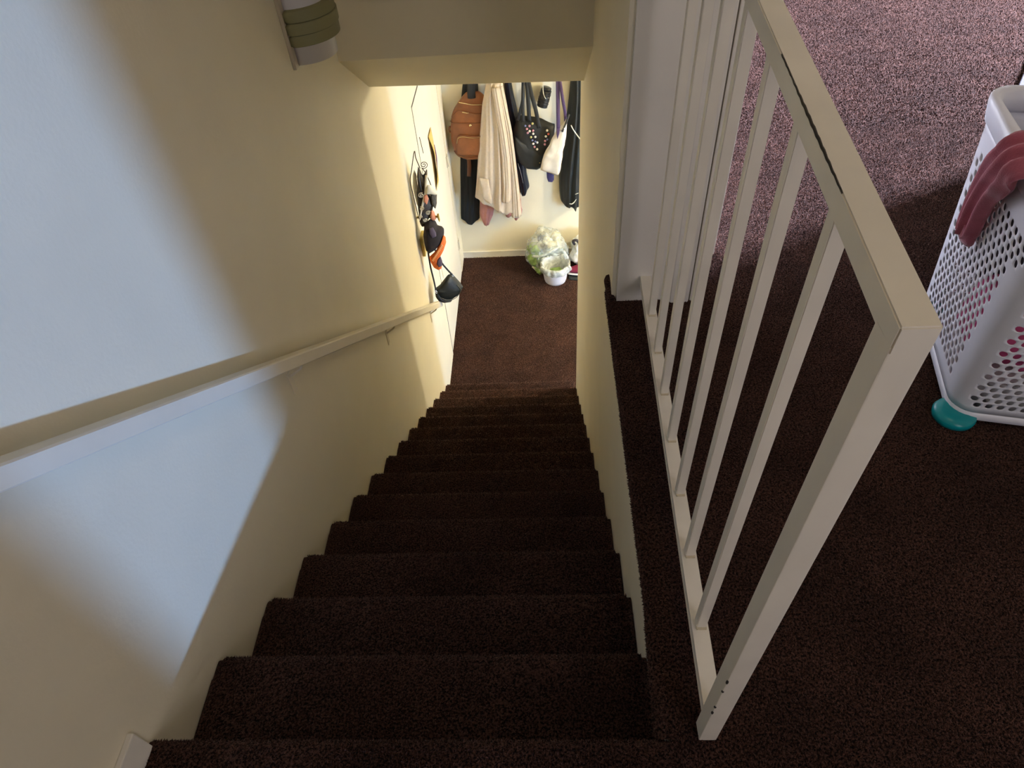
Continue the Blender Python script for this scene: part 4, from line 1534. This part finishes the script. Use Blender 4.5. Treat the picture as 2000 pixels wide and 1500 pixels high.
def V(u, z):
    key = (round((u % TOT) * 20000) % round(TOT * 20000), round(z * 20000))
    if key not in vcache:
        s, t = perim(u)
        vcache[key] = b.verts.new(bpt(s, t, z))
    return vcache[key]


zb0 = 0.045
NV = int((Hb - 0.05 - zb0) / pv)
RH = 0.0084
NH = 10


def holed(u, z):
    s, t = perim(u)
    if not (0.060 < z < Hb - 0.115):
        return False
    if s < 0.012 or s > Lb - 0.012:
        return 0.034 < t < Wb - 0.034
    if t < 1e-6 or t > Wb - 1e-6:
        if t < 1e-6 and z > Hb - 0.19 and s < 0.30:
            return True
        return z > 0.085 and RC + 0.030 < s < Lb - RC - 0.004
    return False


for j in range(NV):
    z0 = zb0 + j * pv
    off = (j % 2) * 0.5 * pu
    for i in range(NU):
        ua = i * pu + off
        uc, zc = ua + pu / 2, z0 + pv / 2
        # square boundary, with the midpoints that the staggered rows above and below share
        bd = [(ua, z0), (uc, z0), (ua + pu, z0), (ua + pu, z0 + pv), (uc, z0 + pv), (ua, z0 + pv)]
        if holed(uc, zc):
            outer, angs = [], []
            for (uu, zz) in bd:
                outer.append(V(uu, zz))
                angs.append(math.atan2((zz - zc), (uu - uc)))
            # six boundary points -> ring of 12 with six edge fans
            inner = []
            for k in range(6):
                a0 = angs[k]
                a1 = angs[(k + 1) % 6]
                if a1 < a0 - 1e-9:
                    a1 += 2 * math.pi
                for q in range(2):
                    a = a0 + (a1 - a0) * q / 2
                    s, t = perim(uc + RH * math.cos(a))
                    inner.append(b.verts.new(bpt(s, t, zc + RH * 1.12 * math.sin(a))))
            for k in range(6):
                o0, o1 = outer[k], outer[(k + 1) % 6]
                i0, i1, i2 = inner[2 * k], inner[2 * k + 1], inner[(2 * k + 2) % 12]
                try:
                    b.faces.new([o0, o1, i1])
                    b.faces.new([o0, i1, i0])
                    b.faces.new([o1, i2, i1])
                except ValueError:
                    pass
        else:
            try:
                b.faces.new([V(uu, zz) for uu, zz in bd])
            except ValueError:
                pass
bmesh.ops.remove_doubles(b, verts=b.verts, dist=1e-5)
# solid foot and upper band joined on by their own rings
ztop = zb0 + NV * pv
NR = 120


def ringb(bm, z, grow=0.0):
    r = []
    for k in range(NR):
        s, t = perim(TOT * k / NR)
        p = bpt(s, t, z)
        c = bpt(Lb / 2, Wb / 2, z)
        d = Vector((p.x - c.x, p.y - c.y, 0)).normalized()
        r.append(bm.verts.new(p + d * grow))
    return r


def bridge(bm, A, B_):
    for k in range(len(A)):
        bm.faces.new([A[k], A[(k + 1) % len(A)], B_[(k + 1) % len(B_)], B_[k]])


R0 = [ringb(b, z, g) for z, g in ((0.012, -0.004), (0.016, 0.0), (zb0, 0.0))]
bridge(b, R0[0], R0[1])
bridge(b, R0[1], R0[2])
b.faces.new(R0[0])
R1 = [ringb(b, z, 0.0) for z in (ztop, Hb - 0.06)]
bridge(b, R1[0], R1[1])
sh = part('body', b, M['basket'], lb)
md = sh.modifiers.new('wall_thickness', 'SOLIDIFY')
md.thickness = 0.0025
md.offset = 0
# rim
b = bmesh.new()
RR = [ringb(b, z, g) for z, g in ((Hb - 0.065, 0.001), (Hb - 0.060, 0.010), (Hb - 0.02, 0.016), (Hb - 0.006, 0.015), (Hb, 0.009), (Hb, -0.010), (Hb - 0.006, -0.018), (Hb - 0.05, -0.020), (Hb - 0.055, -0.008))]
for k in range(len(RR)):
    bridge(b, RR[k], RR[(k + 1) % len(RR)])
part('rim', b, M['basket'], lb)
# feet
for (s, t) in ((0.03, 0.03), (Lb - 0.03, 0.03), (0.03, Wb - 0.03), (Lb - 0.03, Wb - 0.03)):
    p = bpt(s, t, 0.0)
    b = bmesh.new()
    dx = -bn_ * (0.0) + (bu * (-0.018 if s < 0.2 else 0.018)) + bn_ * (0.012 if t < 0.2 else -0.012)
    lathe(b, [(0.045, 0.0005), (0.052, 0.004), (0.054, 0.016), (0.050, 0.026), (0.03, 0.031)], p.x + dx.x, p.y + dx.y, 32)
    part('foot', b, M['teal'], lb, label='teal corner foot')


ZONE = [0, 1, 0, 1]


def inbasket(v, p):
    # keep clothes inside the walls and apart from each other
    q = Vector((v.x, v.y)) - BA
    s, t = q.dot(bu), -q.dot(bn_)
    s = min(max(s, max(0.022, ZONE[0])), min(Lb - 0.022, ZONE[1]))
    t = min(max(t, 0.022), Wb - 0.022)
    r = BA + bu * s - bn_ * t
    return Vector((r.x, r.y, min(max(v.z, ZONE[2]), ZONE[3])))


for (nme, s, t, z, r, m, sd, lab) in (('pink_shirt', 0.20, 0.13, 0.20, 0.13, 'brightpink', 2, 'bright pink shirt seen through the holes of the basket'),
                                      ('dark_clothes', 0.33, 0.20, 0.34, 0.20, 'greycloth', 5, 'dark clothes filling the middle of the laundry basket'),
                                      ('pale_shirt', 0.10, 0.16, 0.08, 0.12, 'whitecloth', 9, 'pale grey shirt at the bottom of the laundry basket')):
    p = bpt(s, t, z)
    ZONE[:] = {'pink_shirt': [0, 0.27, 0.135, 0.33], 'dark_clothes': [0.275, 1, 0.135, 0.52], 'pale_shirt': [0, 1, 0.03, 0.13]}[nme]
    b = bmesh.new()
    sphere(b, p, r, 4, (1.1, 1.1, 0.7), 0.35, sd, 2.2, fn=inbasket)
    tag(obj(nme, b, M[m]), lab, 'clothing')

# dusty rose garment draped over the left rim
dr = thing('draped_sweater', 'dusty rose sweater sleeve draped over the rim of the laundry basket', 'sweater', (1.93, 1.0, 0.4))


def side(s, z, out):
    p = bpt(s, 0.0, z)
    return Vector((p.x + bn_.x * out, p.y + bn_.y * out, z))


b = bmesh.new()
path = [bpt(0.13, 0.16, 0.56), bpt(0.14, 0.09, 0.63), bpt(0.165, 0.03, Hb + 0.014), side(0.180, Hb + 0.006, 0.026), side(0.200, 0.62, 0.036), side(0.232, 0.57, 0.032), side(0.255, 0.50, 0.027), side(0.268, 0.44, 0.022), side(0.276, 0.392, 0.018)]
P = catmull(path, 7)
rings = []
N = 72
for i, p in enumerate(P):
    t = i / (len(P) - 1)
    d = (P[min(i + 1, len(P) - 1)] - P[max(i - 1, 0)]).normalized()
    sd = Vector((bu.x, bu.y, 0))
    sd = (sd - d * sd.dot(d)).normalized()
    nrm = sd.cross(d).normalized()
    if nrm.dot(Vector((bn_.x, bn_.y, 0.8))) < 0:
        nrm.negate()
    wv = 0.080 - 0.036 * max(0, (t - 0.35) / 0.65) ** 0.8
    if t > 0.93:
        wv *= 1 - (t - 0.93) / 0.07 * 0.35
    th = 0.022
    r = []
    for k in range(N):
        a = 2 * math.pi * k / N
        f = (0.009 * math.sin(9.5 * math.cos(a) + 1.4 * t + 0.8) * max(0, math.sin(a)) ** 0.5) + 0.005 * noise.noise(Vector((math.cos(a) * 2, math.sin(a) * 2, t * 4)))
        r.append(b.verts.new(p + sd * (wv * math.cos(a)) + nrm * (th * math.sin(a) + f)))
    rings.append(r)
for i in range(len(rings) - 1):
    bridge(b, rings[i], rings[i + 1])
b.faces.new(rings[0])
b.faces.new(rings[-1])
part('sleeve', b, M['dustyrose'], dr)
b = bmesh.new()
tube(b, [side(0.269, 0.430, 0.022), side(0.277, 0.385, 0.018)], 0, 20, 3, flatten=(0.044, 0.019), up=(bn_.x, bn_.y, 0))
part('cuff', b, M['dustyrose'], dr)

# grey mat on the carpet behind the basket
gx = thing('floor_mat', 'grey mat lying on the carpet behind the laundry basket', 'mat', (3.24, 3.02, 0))
gx.rotation_euler = (0, 0, math.radians(-34))
b = bmesh.new()
box(b, (-0.02, -0.45, 0.001), (0.50, 0.42, 0.022), 0.004)
obj('sheet', b, M['greybox'], gx)
b = bmesh.new()
box(b, (0.03, -0.08, 0.020), (0.30, 0.10, 0.030), 0.004)
o = obj('pad', b, M['blackplastic'], gx)
o['label'] = 'black pad'
